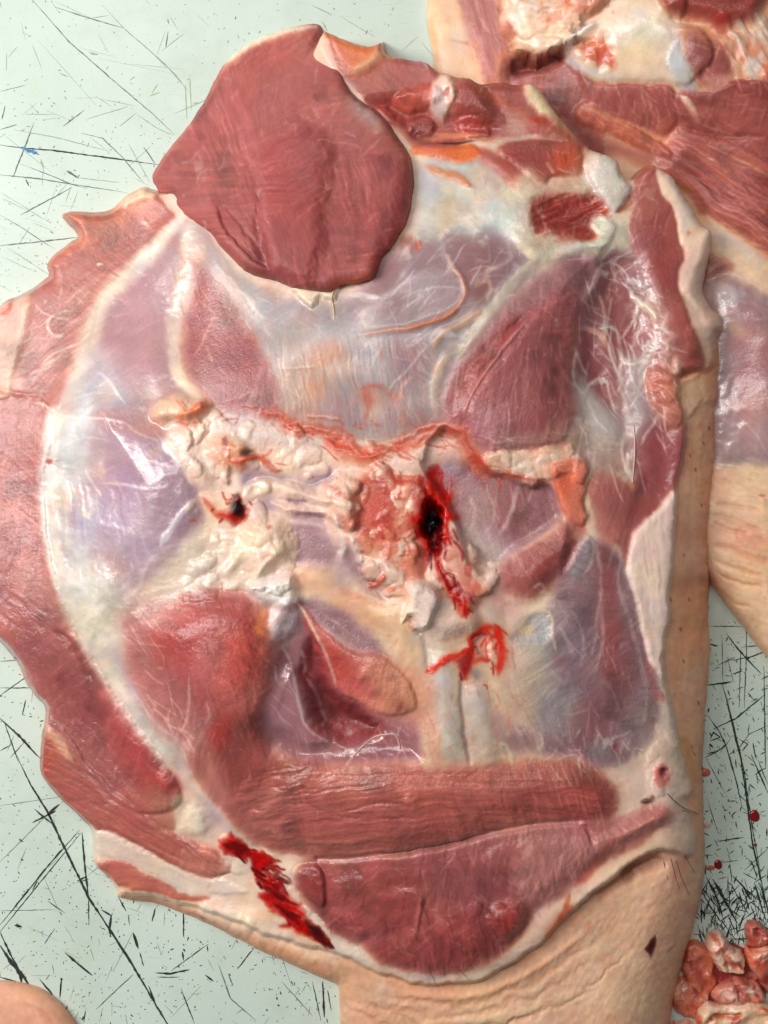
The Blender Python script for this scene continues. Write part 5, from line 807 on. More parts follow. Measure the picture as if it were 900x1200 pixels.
for a_ in (("600,-10 700,-10 660,50 610,50",30,-60,30,24,(226,130,92),.5,1.2,1),("690,20 830,30 830,90 700,90",40,20,60,24,(232,196,160),.5,1.0,2),("690,98 790,104 790,145 720,135",36,72,14,24,(206,150,136),.5,.9,3),("790,110 920,110 930,190 800,160",40,15,14,40,(212,150,130),.45,1.0,4),("790,170 940,230 940,310 830,250",60,34,5,50,(222,160,128),.5,1.1,5),("790,170 940,230 940,310 830,250",30,34,5,50,(126,52,46),.45,1.1,6),
    ("830,340 930,370 930,550 840,540",40,60,40,34,(206,190,186),.45,1.0,7),("840,560 930,570 930,760 860,700",40,14,14,40,(196,160,122),.4,1.0,8),("600,80 700,100 700,160 640,130",24,40,40,22,(200,140,132),.4,1.0,9),("850,34 910,24 910,96 862,92",26,65,16,30,(226,206,190),.6,1.2,10),("676,120 780,180 700,155",20,28,10,26,(226,170,146),.5,1.0,11),("540,0 600,0 590,90 560,90",20,75,12,34,(222,170,156),.5,1.0,12)):
    N.hairs(*a_[:6], a_[6], a_[7], a_[8])
N.reg("600,76 616,68 640,70 664,60 664,70 640,80 610,88", (110, 56, 50), soft=6, a=.5, h=-8, hr=10)  # second coat of painted shade in the hollow under the bone
N.R = np.clip(N.R, .08, .6)
N.finish(lil=.7)
# ---------------------------------------------------------------- the piece of skin at the lower left corner
Q = Field(-170, 1120, 150, 1330, 2.5, "-160,1160 -80,1146 0,1149 30,1152 56,1162 74,1178 92,1203 110,1240 112,1290 80,1322 -100,1322 -160,1280", (214, 158, 126), 'rind', seed=91)
Q.thick([(0,1200,34,40),(60,1200,26,36),(-80,1240,40,40),(60,1290,30,36)], 60)
Q.bl(10, 1175, 40, 16, 10, (222, 170, 140), .7); Q.st("30,1175 50,1186 66,1200", 2, (150, 92, 64), .7, 3, h=-2); Q.bl(47, 1182, 3, 2, 0, (130, 60, 44), .8); Q.fib("-100,1150 60,1160 100,1240 0,1300", 30, 5, 40, .5, .04, soft=6); Q.bl(70, 1195, 14, 20, -30, (206, 150, 112), .5)
Q.finish()
# ---------------------------------------------------------------- materials
def mat_new(name):
    m = bpy.data.materials.new(name); m.use_nodes = True
    nt = m.node_tree
    return m, nt, nt.nodes["Principled BSDF"]

def tissue(name, sss, bump_s, bump_d, coat=0.0, spec=0.5, fine=1000.0, colvar=0.10, rough_add=0.0, crough=0.13):
    """raw tissue: colour and wetness come with the mesh, grain and relief are procedural"""
    m, nt, b = mat_new(name)
    N_, L_ = nt.nodes, nt.links
    at = N_.new("ShaderNodeAttribute"); at.attribute_name = "Col"
    tc = N_.new("ShaderNodeTexCoord")
    n1 = N_.new("ShaderNodeTexNoise"); n1.inputs["Scale"].default_value = fine; n1.inputs["Detail"].default_value = 4; n1.inputs["Roughness"].default_value = 0.65
    n2 = N_.new("ShaderNodeTexNoise"); n2.inputs["Scale"].default_value = fine * 0.45; n2.inputs["Detail"].default_value = 3
    L_.new(tc.outputs["Object"], n1.inputs["Vector"]); L_.new(tc.outputs["Object"], n2.inputs["Vector"])
    mr = N_.new("ShaderNodeMapRange"); mr.inputs["From Min"].default_value = 0.3; mr.inputs["From Max"].default_value = 0.7
    mr.inputs["To Min"].default_value = 1 - colvar; mr.inputs["To Max"].default_value = 1 + colvar
    L_.new(n1.outputs["Fac"], mr.inputs["Value"])
    mx = N_.new("ShaderNodeVectorMath"); mx.operation = 'SCALE'
    L_.new(at.outputs["Color"], mx.inputs[0]); L_.new(mr.outputs["Result"], mx.inputs["Scale"])
    L_.new(mx.outputs[0], b.inputs["Base Color"])
    ad = N_.new("ShaderNodeMath"); ad.operation = 'MULTIPLY_ADD'; ad.use_clamp = True
    L_.new(n2.outputs["Fac"], ad.inputs[0]); ad.inputs[1].default_value = 0.22
    a2 = N_.new("ShaderNodeMath"); a2.operation = 'ADD'; a2.inputs[1].default_value = -0.03 + rough_add
    L_.new(at.outputs["Alpha"], a2.inputs[0]); L_.new(a2.outputs[0], ad.inputs[2])
    L_.new(ad.outputs[0], b.inputs["Roughness"])
    bp = N_.new("ShaderNodeBump"); bp.inputs["Distance"].default_value = bump_d
    bs = N_.new("ShaderNodeMapRange"); bs.inputs["From Min"].default_value = 0.34; bs.inputs["From Max"].default_value = 0.14
    bs.inputs["To Min"].default_value = bump_s * .7; bs.inputs["To Max"].default_value = min(1.0, bump_s * 1.7)
    L_.new(at.outputs["Alpha"], bs.inputs["Value"]); L_.new(bs.outputs["Result"], bp.inputs["Strength"])
    mm = N_.new("ShaderNodeMath"); mm.operation = 'MULTIPLY_ADD'; mm.inputs[1].default_value = 1.1
    L_.new(n2.outputs["Fac"], mm.inputs[0]); L_.new(n1.outputs["Fac"], mm.inputs[2])
    L_.new(mm.outputs[0], bp.inputs["Height"]); L_.new(bp.outputs["Normal"], b.inputs["Normal"])
    b.inputs["Subsurface Weight"].default_value = sss
    b.inputs["Subsurface Radius"].default_value = (1.0, 0.35, 0.22)
    b.inputs["Subsurface Scale"].default_value = 0.0013
    b.inputs["Specular IOR Level"].default_value = spec
    cw = N_.new("ShaderNodeMapRange"); cw.inputs["From Min"].default_value = 0.34; cw.inputs["From Max"].default_value = 0.14
    cw.inputs["To Min"].default_value = coat * 0.2; cw.inputs["To Max"].default_value = min(1.0, coat * 2.2 + 0.3)
    L_.new(at.outputs["Alpha"], cw.inputs["Value"]); L_.new(cw.outputs["Result"], b.inputs["Coat Weight"])
    b.inputs["Coat Roughness"].default_value = crough
    L_.new(bp.outputs["Normal"], b.inputs["Coat Normal"])
    return m

MAT = {
    'muscle': tissue('raw_muscle', .12, .36, .0005, coat=.12, spec=.36),
    'meat_slab': tissue('raw_muscle_cut_face', .12, .35, .0004, coat=.05, fine=1300, spec=.32),
    'fascia': tissue('fascia', .15, .12, .0005, coat=.26, colvar=.05, crough=.2),
    'fat_layer': tissue('raw_fat', .25, .25, .0006, coat=.12, colvar=.05),
    'tendon': tissue('tendon', .2, .2, .0006, coat=.25, colvar=.05),
    'cartilage': tissue('cartilage', .25, .25, .0006, coat=.3, colvar=.04),
    'bone_end': tissue('bone_end', .2, .15, .0006, coat=.15, colvar=.06),
    'skin': tissue('pork_skin', .15, .3, .0004, coat=.0, fine=1500, colvar=.06, rough_add=.12, spec=.35),
    'blood_clot': tissue('blood', .0, .25, .0006, coat=.08, colvar=.15, spec=.22),
}
MAT['rind'] = MAT['skin']; MAT['blood_spot'] = MAT['blood_clot']

# ---------------------------------------------------------------- mesh from measured grids
def mesh_object(name, verts, faces, mat, parent=None, cols=None, smooth=True, tris=False):
    me = bpy.data.meshes.new(name)
    verts = np.asarray(verts, np.float32); faces = np.asarray(faces, np.int32)
    k = faces.shape[1]
    me.vertices.add(len(verts)); me.vertices.foreach_set("co", verts.ravel())
    me.loops.add(faces.size); me.loops.foreach_set("vertex_index", faces.ravel())
    me.polygons.add(len(faces)); me.polygons.foreach_set("loop_start", np.arange(0, faces.size, k, dtype=np.int32))
    me.update(calc_edges=True)
    me.polygons.foreach_set("use_smooth", np.full(len(faces), smooth, bool))
    if cols is not None:
        a = me.attributes.new("Col", 'FLOAT_COLOR', 'POINT')
        a.data.foreach_set("color", np.asarray(cols, np.float32).ravel())
    me.materials.append(mat)
    o = bpy.data.objects.new(name, me)
    col.objects.link(o)
    if parent is not None:
        o.parent = parent
    return o

def thing(name, label, cat, loc=(0, 0, 0), group=None):
    o = bpy.data.objects.new(name, None); col.objects.link(o)
    o.location = loc; o.empty_display_size = 0.02
    o["label"] = label; o["category"] = cat
    if group: o["group"] = group
    return o

def to_world(px, py, h):
    """photograph pixel of a point that stands h pixels above the board, to metres"""
    k = (CAM_D - h * S) / CAM_D
    return (px - CX) * S * k, (CY - py) * S * k

def components(L, ok):
    ids = np.arange(L.size).reshape(L.shape)
    for _ in range(400):
        new = ids.copy()
        for ax in (0, 1):
            same = (np.diff(L, axis=ax) == 0)
            if ax == 0:
                w = same & ok[1:] & ok[:-1]
                lo = np.minimum(new[1:], new[:-1])
                new[1:] = np.where(w, lo, new[1:]); new[:-1] = np.where(w, np.minimum(lo, new[:-1]), new[:-1])
            else:
                w = same & ok[:, 1:] & ok[:, :-1]
                lo = np.minimum(new[:, 1:], new[:, :-1])
                new[:, 1:] = np.where(w, lo, new[:, 1:]); new[:, :-1] = np.where(w, np.minimum(lo, new[:, :-1]), new[:, :-1])
        for _k in range(3):
            new = new.ravel()[new]
        if (new == ids).all():
            break
        ids = new
    return ids

def build_single(F, name, label, cat, group=None):
    cx, cy = float(F.X[F.D > 0].mean()), float(F.Y[F.D > 0].mean())
    x, y = to_world(cx, cy, 0)
    e = bpy.data.objects.new('anchor', None); e.location = (x, y, 0)
    (o, n), = build_field(F, e, one=name)
    o.parent = None; o.location = (x, y, 0); bpy.data.objects.remove(e)
    o['label'] = label; o['category'] = cat
    if group: o['group'] = group
    return o

def build_field(F, root, base=None, min_cells=150, one=None):
    H = F.H if base is None else F.H + base
    step = F.step
    gy, gx = np.gradient(F.D, step)
    g = np.sqrt(gx * gx + gy * gy) + 1e-6
    out = F.D < 0
    px = np.where(out, F.X - F.D * gx / g, F.X); py = np.where(out, F.Y - F.D * gy / g, F.Y)   # rim vertices sit on the true outline
    Hs = blur(H, 14 / step); kk = sstep(2, 22, F.D); Hs = Hs * kk + np.minimum(H, Hs) * (1 - kk)
    wx, wy = to_world(px, py, Hs)
    V = np.stack([wx - root.location[0], wy - root.location[1], H * S - root.location[2]], -1).reshape(-1, 3)
    C = np.concatenate([lin(F.C), F.R[..., None]], -1).reshape(-1, 4)
    D = F.D
    ok = (D[:-1, :-1] > 0) | (D[1:, :-1] > 0) | (D[:-1, 1:] > 0) | (D[1:, 1:] > 0)
    mn = np.minimum(np.minimum(D[:-1, :-1], D[1:, :-1]), np.minimum(D[:-1, 1:], D[1:, 1:]))
    ok &= mn > -1.6 * step
    L = F.L[:-1, :-1].copy()
    if one: L[:] = 0
    for _ in range(30):
        ids = components(L, ok)
        u, inv, cnt = np.unique(ids.ravel(), return_inverse=True, return_counts=True)
        small = (cnt[inv].reshape(L.shape) < min_cells) & ok
        if not small.any():
            break
        for _k in range(12):                                    # slivers join the part next to them
            if not small.any(): break
            for sh in ((0, 1), (0, -1), (1, 0), (-1, 0)):
                r = np.roll(L, sh, (0, 1)); rs = np.roll(small | ~ok, sh, (0, 1))
                t = small & ~rs
                L[t] = r[t]; small = small & ~t
        if _ > 2: break
    ids = components(L, ok)
    nx = F.X.shape[1]
    jj, ii = np.nonzero(ok)
    cid = ids[jj, ii]; lab = L[jj, ii]
    q = np.stack([jj * nx + ii, (jj + 1) * nx + ii, (jj + 1) * nx + ii + 1, jj * nx + ii + 1], -1)
    objs = []
    for c in np.unique(cid):
        sel = cid == c
        fq = q[sel]
        uq, iv = np.unique(fq, return_inverse=True)
        nm = F.names[int(lab[sel][0])]
        o = mesh_object(one or nm, V[uq], iv.reshape(-1, 4), MAT[nm], root, C[uq])
        objs.append((o, int(sel.sum())))
    return objs

# ---------------------------------------------------------------- the board
def board_material():
    m, nt, b = mat_new("scarred_plastic_board")
    N_, L_ = nt.nodes, nt.links
    tc = N_.new("ShaderNodeTexCoord")
    def noise(sc, det, ro=0.55):
        n = N_.new("ShaderNodeTexNoise"); n.inputs["Scale"].default_value = sc; n.inputs["Detail"].default_value = det; n.inputs["Roughness"].default_value = ro
        L_.new(tc.outputs["Object"], n.inputs["Vector"]); return n
    def ramp(n, p0, p1, c0, c1):
        r = N_.new("ShaderNodeValToRGB"); r.color_ramp.elements[0].position = p0; r.color_ramp.elements[1].position = p1
        r.color_ramp.elements[0].color = (*c0, 1); r.color_ramp.elements[1].color = (*c1, 1)
        L_.new(n.outputs["Fac"], r.inputs["Fac"]); return r
    def mix(a, c, f, mode='MIX'):
        x = N_.new("ShaderNodeMix"); x.data_type = 'RGBA'; x.blend_type = mode
        if isinstance(f, float): x.inputs[0].default_value = f
        else: L_.new(f, x.inputs[0])
        for s_, v in ((6, a), (7, c)):
            if isinstance(v, tuple): x.inputs[s_].default_value = (*v, 1)
            else: L_.new(v, x.inputs[s_])
        return x.outputs[2]
    big = ramp(noise(9, 4), .35, .68, tuple(lin((202, 217, 206))), tuple(lin((213, 227, 217))))
    stain = ramp(noise(26, 5, .6), .60, .78, (0, 0, 0), (1, 1, 1))
    c = mix(big.outputs[0], tuple(lin((196, 204, 172))), stain.outputs[0])
    x = N_.new("ShaderNodeMix"); x.data_type = 'RGBA'; x.inputs[0].default_value = .45
    L_.new(big.outputs[0], x.inputs[6]); L_.new(c, x.inputs[7])
    speck = ramp(noise(900, 3, .7), .66, .74, (0, 0, 0), (.5, .5, .5))
    c = mix(x.outputs[2], tuple(lin((150, 165, 152))), speck.outputs[0])
    for ang, sc, lo, hi, cc in ((1.05, 60, .60, .70, (150, 164, 152)), (2.2, 75, .62, .72, (160, 174, 160)), (.35, 90, .64, .74, (166, 178, 166))):
        mp = N_.new("ShaderNodeMapping"); mp.inputs["Rotation"].default_value = (0, 0, ang); mp.inputs["Scale"].default_value = (1, 16, 1)
        L_.new(tc.outputs["Object"], mp.inputs["Vector"])
        n = N_.new("ShaderNodeTexNoise"); n.inputs["Scale"].default_value = sc; n.inputs["Detail"].default_value = 4; n.inputs["Roughness"].default_value = .7
        L_.new(mp.outputs["Vector"], n.inputs["Vector"])
        r = ramp(n, lo, hi, (0, 0, 0), (.55, .55, .55))
        wear = ramp(noise(5, 3), .42, .62, (.15, .15, .15), (1, 1, 1))
        mu = N_.new("ShaderNodeMath"); mu.operation = 'MULTIPLY'; L_.new(r.outputs[0], mu.inputs[0]); L_.new(wear.outputs[0], mu.inputs[1])
        c = mix(c, tuple(lin(cc)), mu.outputs[0])
    grime = ramp(noise(14, 6, .7), .5, .75, (0, 0, 0), (.4, .4, .4))
    c = mix(c, tuple(lin((176, 186, 168))), grime.outputs[0])
    L_.new(c, b.inputs["Base Color"])
    b.inputs["Roughness"].default_value = .5; b.inputs["Specular IOR Level"].default_value = .3
    n = noise(420, 5, .65)
    bp = N_.new("ShaderNodeBump"); bp.inputs["Strength"].default_value = .25; bp.inputs["Distance"].default_value = .0005
    L_.new(n.outputs["Fac"], bp.inputs["Height"]); L_.new(bp.outputs["Normal"], b.inputs["Normal"])
    return m
def flat_material(name, c, rough=.6, spec=.3, var=0.15, sc=600):
    m, nt, b = mat_new(name)
    N_, L_ = nt.nodes, nt.links
    tc = N_.new("ShaderNodeTexCoord"); n = N_.new("ShaderNodeTexNoise"); n.inputs["Scale"].default_value = sc; n.inputs["Detail"].default_value = 3
    L_.new(tc.outputs["Object"], n.inputs["Vector"])
    r = N_.new("ShaderNodeValToRGB"); r.color_ramp.elements[0].position = .3; r.color_ramp.elements[1].position = .7
    l = lin(c)
    r.color_ramp.elements[0].color = (*(l * (1 - var)), 1); r.color_ramp.elements[1].color = (*np.minimum(l * (1 + var), 1), 1)
    L_.new(n.outputs["Fac"], r.inputs["Fac"]); L_.new(r.outputs[0], b.inputs["Base Color"])
    b.inputs["Roughness"].default_value = rough; b.inputs["Specular IOR Level"].default_value = spec
    return m
def bxy(px, py):
    return (px - CX) * S, (CY - py) * S
bv = [(-.62, -.72, 0), (.62, -.72, 0), (.62, .72, 0), (-.62, .72, 0), (-.62, -.72, -.02), (.62, -.72, -.02), (.62, .72, -.02), (-.62, .72, -.02)]
board = mesh_object("board_surface", bv, [(0, 1, 2, 3), (7, 6, 5, 4), (0, 4, 5, 1), (1, 5, 6, 2), (2, 6, 7, 3), (3, 7, 4, 0)], board_material(), smooth=False)
board["kind"] = "structure"; board["label"] = "pale mint green cutting board scarred with dark knife cuts"
CUT = [flat_material("cut_black", (44, 50, 48), var=.5, sc=900), flat_material("cut_grey", (104, 116, 110), var=.3), flat_material("cut_faint", (150, 166, 156)), flat_material("cut_ochre", (170, 172, 130))]
rng = random.Random(5)
def ribbon(pts, w, z=.00016, jit=.5, step=4.0):
    p = pts_of(pts); out = []
    for i in range(len(p) - 1):
        n = max(1, int(np.hypot(*(p[i + 1] - p[i])) / step))
        for j in range(n): out.append(p[i] + (p[i + 1] - p[i]) * j / n)
    out.append(p[-1]); out = np.array(out)
    v, f = [], []
    n = len(out)
    for i in range(n):
        t = out[min(i + 1, n - 1)] - out[max(i - 1, 0)]; t = t / (np.hypot(*t) + 1e-9)
        e = min(1.0, .25 + 3.0 * min(i, n - 1 - i) / max(1, n - 1))
        ww = w * .5 * e * rng.uniform(.55, 1.35); o = rng.uniform(-jit, jit) * .5
        for sg in (-1, 1):
            x, y = bxy(out[i][0] - t[1] * (sg * ww + o), out[i][1] + t[0] * (sg * ww + o)); v.append((x, y, z))
        if i: f.append((2 * i - 2, 2 * i - 1, 2 * i + 1, 2 * i))
    return v, f
cuts = [
 ("38,0 80,48 130,92 175,130 205,158", 1.0, 1), ("64,8 100,20 145,33", .9, 1), ("120,6 146,34 190,72 222,108", .7, 2), ("0,170 30,174 60,176 120,184 186,193", 1.4, 0), ("39,146 30,170 15,208", 1.2, 1), ("0,205 50,210 84,216 102,221", 1.2, 1), ("24,192 60,206 84,216 150,226", .8, 1), ("84,220 50,238 24,252", 1.1, 1),
 ("0,288 40,284 92,278", 1.3, 1), ("0,252 24,266 64,292", .7, 1), ("16,152 70,162 130,178", .8, 2), ("95,156 120,162 145,186 168,214", .8, 1), ("168,172 182,192", .9, 1), ("197,37 194,56", .8, 1), ("0,107 30,100", .7, 2), ("99,129 74,148", .9, 1), ("28,95 33,93", 1, 1), ("160,134 184,150 205,160", .7, 2), ("178,62 206,88 218,104", .8, 2), ("217,100 219,140", .7, 3), ("222,86 224,130", .6, 3),
 ("150,168 168,200 176,214", .6, 2), ("78,200 92,209", 2.0, 1), ("26,38 34,42", .8, 3), ("104,62 115,64", 2, 3), ("152,94 158,90", 1.2, 1), ("70,86 80,90", .9, 1), ("30,134 62,134", .6, 2), ("100,140 150,125", .6, 2), ("0,225 40,250 60,262", .6, 2), ("8,290 70,330", .6, 2), ("0,300 40,318", .6, 2), ("30,210 34,218", 1.6, 1), ("0,152 20,146", .7, 1), ("2,140 6,124", 1.0, 1), ("88,208 140,214", .7, 2), ("400,20 440,44", .5, 2), ("365,6 390,18", .6, 1), ("420,40 425,46", .8, 1),
 ("16,878 36,920 55,950 70,982 104,1052 150,1122 196,1200 215,1236", 2.3, 0), ("0,842 22,862 48,890", 2.4, 0), ("0,815 38,788", .9, 0), ("0,775 27,773", 1.0, 0), ("0,806 36,806", 1.0, 0), ("5,846 22,894", 1.1, 0), ("93,973 60,1010 0,1084", 1.5, 0), ("95,976 50,1030 0,1092", 1.0, 0), ("96,975 100,1020 104,1054", 1.8, 0), ("104,1054 104,1083", 1.3, 0), ("90,1034 104,1030", 1.0, 0), ("138,1050 148,1068", 1.6, 0), ("150,1072 152,1084", 1.0, 0), ("156,1093 162,1112", 2.2, 0), ("164,1116 168,1132", 1.2, 0), ("174,1155 184,1182 190,1186", 1.8, 0),
 ("119,1066 130,1073 128,1092 130,1098", 2.4, 0), ("0,1092 14,1122 22,1136 34,1154 42,1162", 2.2, 0), ("0,1108 12,1126 24,1142 26,1158", 3.4, 0), ("76,1116 92,1130 108,1143", 2.4, 0), ("0,1145 22,1151", 1.4, 0), ("46,1147 62,1166", 1.8, 0), ("17,1084 26,1086", 3.2, 0), ("182,1140 200,1141 222,1136", 2.0, 0), ("184,1145 210,1145", 1.0, 0), ("200,1138 244,1106", .9, 0), ("215,1068 215,1098", 1.6, 0), ("182,1064 178,1080", 1.3, 0), ("278,1136 298,1110", 1.0, 0), ("212,1158 228,1200", 1.1, 0), ("256,1130 270,1170 300,1196", 1.0, 1), ("240,1142 250,1150", 1.6, 0),
 ("112,1183 156,1142", .8, 0), ("56,1056 76,1070", .9, 0), ("0,1067 66,1066", .7, 1), ("54,956 70,942", 2.4, 0), ("38,964 66,950", 2.0, 0), ("40,948 62,966", 1.6, 0), ("0,944 70,934", .6, 1), ("52,1106 64,1088", .8, 0), ("70,1170 72,1146 70,1168", 1.5, 0), ("54,1148 58,1142", 2, 0), ("98,1198 100,1184", 1.0, 0), ("0,1010 30,980 60,950", .5, 1), ("378,1150 380,1192", 2.0, 0), ("384,1160 388,1184", 1.2, 0), ("366,1150 376,1196", 1.0, 0), ("330,1150 366,1190", .8, 1), ("0,880 14,872", .9, 0), ("26,838 30,820", 1.0, 0), ("12,888 30,868", .7, 0),
 ("846,800 856,840 868,890 874,930 882,990 896,1050 904,1090", 1.7, 0), ("850,812 862,860 872,905 880,960 892,1030", 1.2, 0), ("829,838 842,856 850,872 862,912 870,948", 1.5, 0), ("828,803 858,799", 2.0, 0), ("836,854 862,842 896,814", 1.5, 0), ("851,742 866,762 892,790", 1.6, 0), ("856,774 880,770 900,762", 1.4, 0), ("874,720 875,760 872,830", .9, 0), ("868,760 866,830", .8, 0), ("846,745 847,800", .7, 0), ("872,730 890,744", 1.1, 0), ("832,734 870,734", .8, 0), ("830,755 842,757", 1.3, 0), ("826,888 848,876 856,866", 1.0, 0), ("832,866 836,858 844,864 832,868", 1.6, 0), ("858,790 870,786", 1.0, 0), ("840,986 872,981", 1.4, 0), ("828,934 842,978", .7, 0), ("872,1020 900,994", .8, 0),
 ("828,1028 840,1052 848,1078", 2.2, 0), ("824,1048 836,1068 846,1082", 1.6, 0), ("835,1030 850,1056 864,1082", 2.6, 0), ("858,1026 872,1040 880,1054", 2.0, 0), ("884,1034 892,1062 898,1080", 1.6, 0), ("890,1034 900,1066", 1.4, 0), ("822,1056 822,1082", 1.6, 0), ("880,884 900,930", 1.3, 0), ("888,890 900,920", .9, 0), ("882,870 886,890", 1.2, 0), ("866,866 876,872 870,880", 1.6, 0), ("860,800 852,770", .7, 0), ("840,780 862,770", .8, 0), ("828,890 850,930", .7, 0), ("895,780 897,900", 1.2, 0), ("860,884 878,860 900,850", .8, 0),
]
for i, (pp, w, k) in enumerate(cuts):
    v, f = ribbon(pp, w * 1.15, .00014 + .000004 * (i % 12))
    mesh_object("knife_cut", v, f, CUT[k], board, smooth=False)
v, f = ribbon("25,173 34,177 46,181", 3.6, .0002, 2, 2.0)
bm_ = mesh_object("ink_smear", v, f, flat_material("blue_ink", (64, 128, 178), var=.3), board, smooth=False); bm_["label"] = "small blue ink smear on the board"
# tiny nicks nobody could count
def nick_cloud(name, n, box, dens, k, wmin, wmax, lmin, lmax, seed, ang=None):
    r = random.Random(seed); vs, fs = [], []
    while n > 0:
        x, y = r.uniform(box[0], box[2]), r.uniform(box[1], box[3])
        if r.random() > dens(x, y): continue
        n -= 1
        a = r.choice(ang) + r.gauss(0, .25) if ang and r.random() < .75 else r.uniform(0, math.pi)
        l = r.uniform(lmin, lmax) * (2.2 if r.random() < .12 else 1); w = r.uniform(wmin, wmax)
        ca, sa = math.cos(a), math.sin(a); b0 = len(vs); z = .0001 + r.random() * .00004
        for u, t in ((-.5, .1), (-.1, .55), (.5, .15), (.45, -.2), (-.05, -.5), (-.45, -.25)):
            u, t = u * l * r.uniform(.7, 1.2), t * w * r.uniform(.5, 1.3)
            X, Y = bxy(x + u * ca - t * sa, y + u * sa + t * ca); vs.append((X, Y, z))
        fs.append((b0, b0 + 1, b0 + 2, b0 + 3)); fs.append((b0, b0 + 3, b0 + 4, b0 + 5))
    o = mesh_object(name, vs, fs, CUT[k], board, smooth=False); o["kind"] = "stuff"
    return o
low = lambda x, y: min(1, max(0.03, (y - 700) / 330)) if x < 600 else min(1, max(.05, (y - 640) / 200))
nick_cloud("fine_nicks", 5200, (-120, 700, 1050, 1320), low, 0, .5, 1.5, .8, 2.6, 3)
nick_cloud("fine_nicks", 240, (-120, 700, 1050, 1320), low, 0, 1.0, 2.6, 2.5, 7, 33, (1.05, 1.9, .6))
nick_cloud("fine_nicks", 700, (810, 690, 1010, 1320), low, 0, .6, 1.6, 3, 12, 4, (1.2, 1.35, 2.7, .9))
nick_cloud("fine_nicks", 420, (820, 1010, 960, 1110), lambda x, y: .3 + .7 * (y > 1040), 0, .8, 2.0, 4, 18, 14, (1.1, 1.3, 2.2))
nick_cloud("fine_nicks", 200, (-120, 760, 420, 1320), low, 1, .35, .7, 6, 26, 5, (1.1, 2.2, .5, 1.9))
nick_cloud("fine_nicks", 900, (-120, -60, 560, 420), lambda x, y: .25 + .75 * min(1, max(0, (y - 40) / 180)) * (x < 260), 1, .5, 1.2, .8, 3, 6)
nick_cloud("fine_nicks", 130, (-120, -60, 520, 420), lambda x, y: .25 + .75 * (x < 240), 2, .4, .8, 14, 46, 7, (.5, .9, 2.3, .2))
nick_cloud("fine_nicks", 90, (-60, -60, 520, 420), lambda x, y: 1, 3, .8, 2.2, 2, 7, 8)

# ---------------------------------------------------------------- put the meat on the board
wx, wy = to_world(450, 640, 0)
leg = thing("pork_ham", "big boned-out raw pork leg lying flesh side up across the middle of the board", "pork leg", (wx, wy, 0))
M.H0 = M.H.copy()
s_ = M.box(pts_of(FLAP), 4)
M.H[s_] = np.maximum(M.H[s_] - 34 * sstep(8, 34, sdist(M.X[s_], M.Y[s_], smooth_pts(pts_of(FLAP), True, 3))), .4)   # pressed down under the flap
parts = build_field(M, leg)
# flap: rests on the leg, follows its relief
def sample(F, A, X, Y):
    i = np.clip(((X - F.xs[0]) / F.step), 0, len(F.xs) - 1.001); j = np.clip(((Y - F.ys[0]) / F.step), 0, len(F.ys) - 1.001)
    i0 = i.astype(int); j0 = j.astype(int); a = i - i0; b = j - j0
    return (A[j0, i0] * (1 - a) + A[j0, i0 + 1] * a) * (1 - b) + (A[j0 + 1, i0] * (1 - a) + A[j0 + 1, i0 + 1] * a) * b
under = sample(M, blur(blur(M.H0, 22), 10), P.X, P.Y)
raw = sample(M, M.H0, P.X, P.Y)
k_ = sstep(0, 30, P.D)
build_field(P, leg, base=np.maximum(under * k_ + np.minimum(under, raw) * (1 - k_) - 1.0, 0), one="muscle_flap")
for o in leg.children:
    if o.name.startswith("muscle_flap"):
        o["label"] = "round dark red slab of muscle folded up over the leg"
wx, wy = to_world(850, 300, 0)
leg2 = thing("pork_ham", "second raw pork leg with white bone ends, partly under the big one", "pork leg", (wx, wy, 0))
build_field(N, leg2)
wx, wy = to_world(0, 1240, 0)
rind = thing("pork_cut", "smooth skin-side pork cut poking in at the bottom left corner of the board", "pork cut", (wx, wy, 0))
build_field(Q, rind, one="rind")
# ---------------------------------------------------------------- loose fat trimmings, drops and scraps
G = "loose trimmings heaped at the bottom right"
def trimming(label, cat, out, T, R, base, mat, seed, ops):
    p = pts_of(out); a = p.min(0) - 6; b = p.max(0) + 6
    F = Field(a[0], a[1], b[0], b[1], 1.0, out, base, mat, seed=seed, edge=5.0)
    F.names = [mat]; c = p.mean(0)
    F.thick([(c[0], c[1], T, R), (c[0], a[1], T * .85, R), (c[0], b[1], T * .9, R)], 40)
    F.R[:] = .2
    F.m1 *= 1.6; F.m2 *= 1.6
    ops(F, out, c)
    for _k in range(int(10 + len(p))):
        rs = np.random.RandomState(seed + _k); q = p.min(0) + rs.rand(2) * (p.max(0) - p.min(0))
        F.bl(q[0], q[1], rs.uniform(3, 8), rs.uniform(2, 5), rs.uniform(0, 180), ((240, 214, 190), (206, 70, 50), (222, 130, 102), (176, 30, 22), (234, 190, 162))[rs.randint(5)], .55, .7, h=rs.uniform(-2, 3), jit=8)
    F.hairs(out, 14, seed * 37 % 180, 30, 14, (240, 214, 196), .5, 1.0, seed); F.hairs(out, 10, seed * 53 % 180, 40, 12, (180, 40, 30), .5, 1.1, seed + 1)
    F.H += 3.0 * fbm(F.X, F.Y, 14, seed + 7, 4)
    F.finish(lil=.4, sat=1.05)
    return build_single(F, "fat_trimming" if "fat" in cat else "meat_trimming", label, cat, G)
def o_dark(F, o, c): F.lumps(o, 14, 5, 3, (120, 14, 12), .5); F.R[:] = .12
def o_orange(F, o, c):
    F.lumps(o, 16, 5, 3, (190, 60, 40), .5); F.bl(817, 1116, 8, 10, 30, (222, 140, 108), .9, .6, h=5); F.st("806,1136 816,1140 826,1156", 4, (180, 40, 26), .8, 4); F.st("812,1150 820,1160", 4, (230, 170, 138), .6, 4)
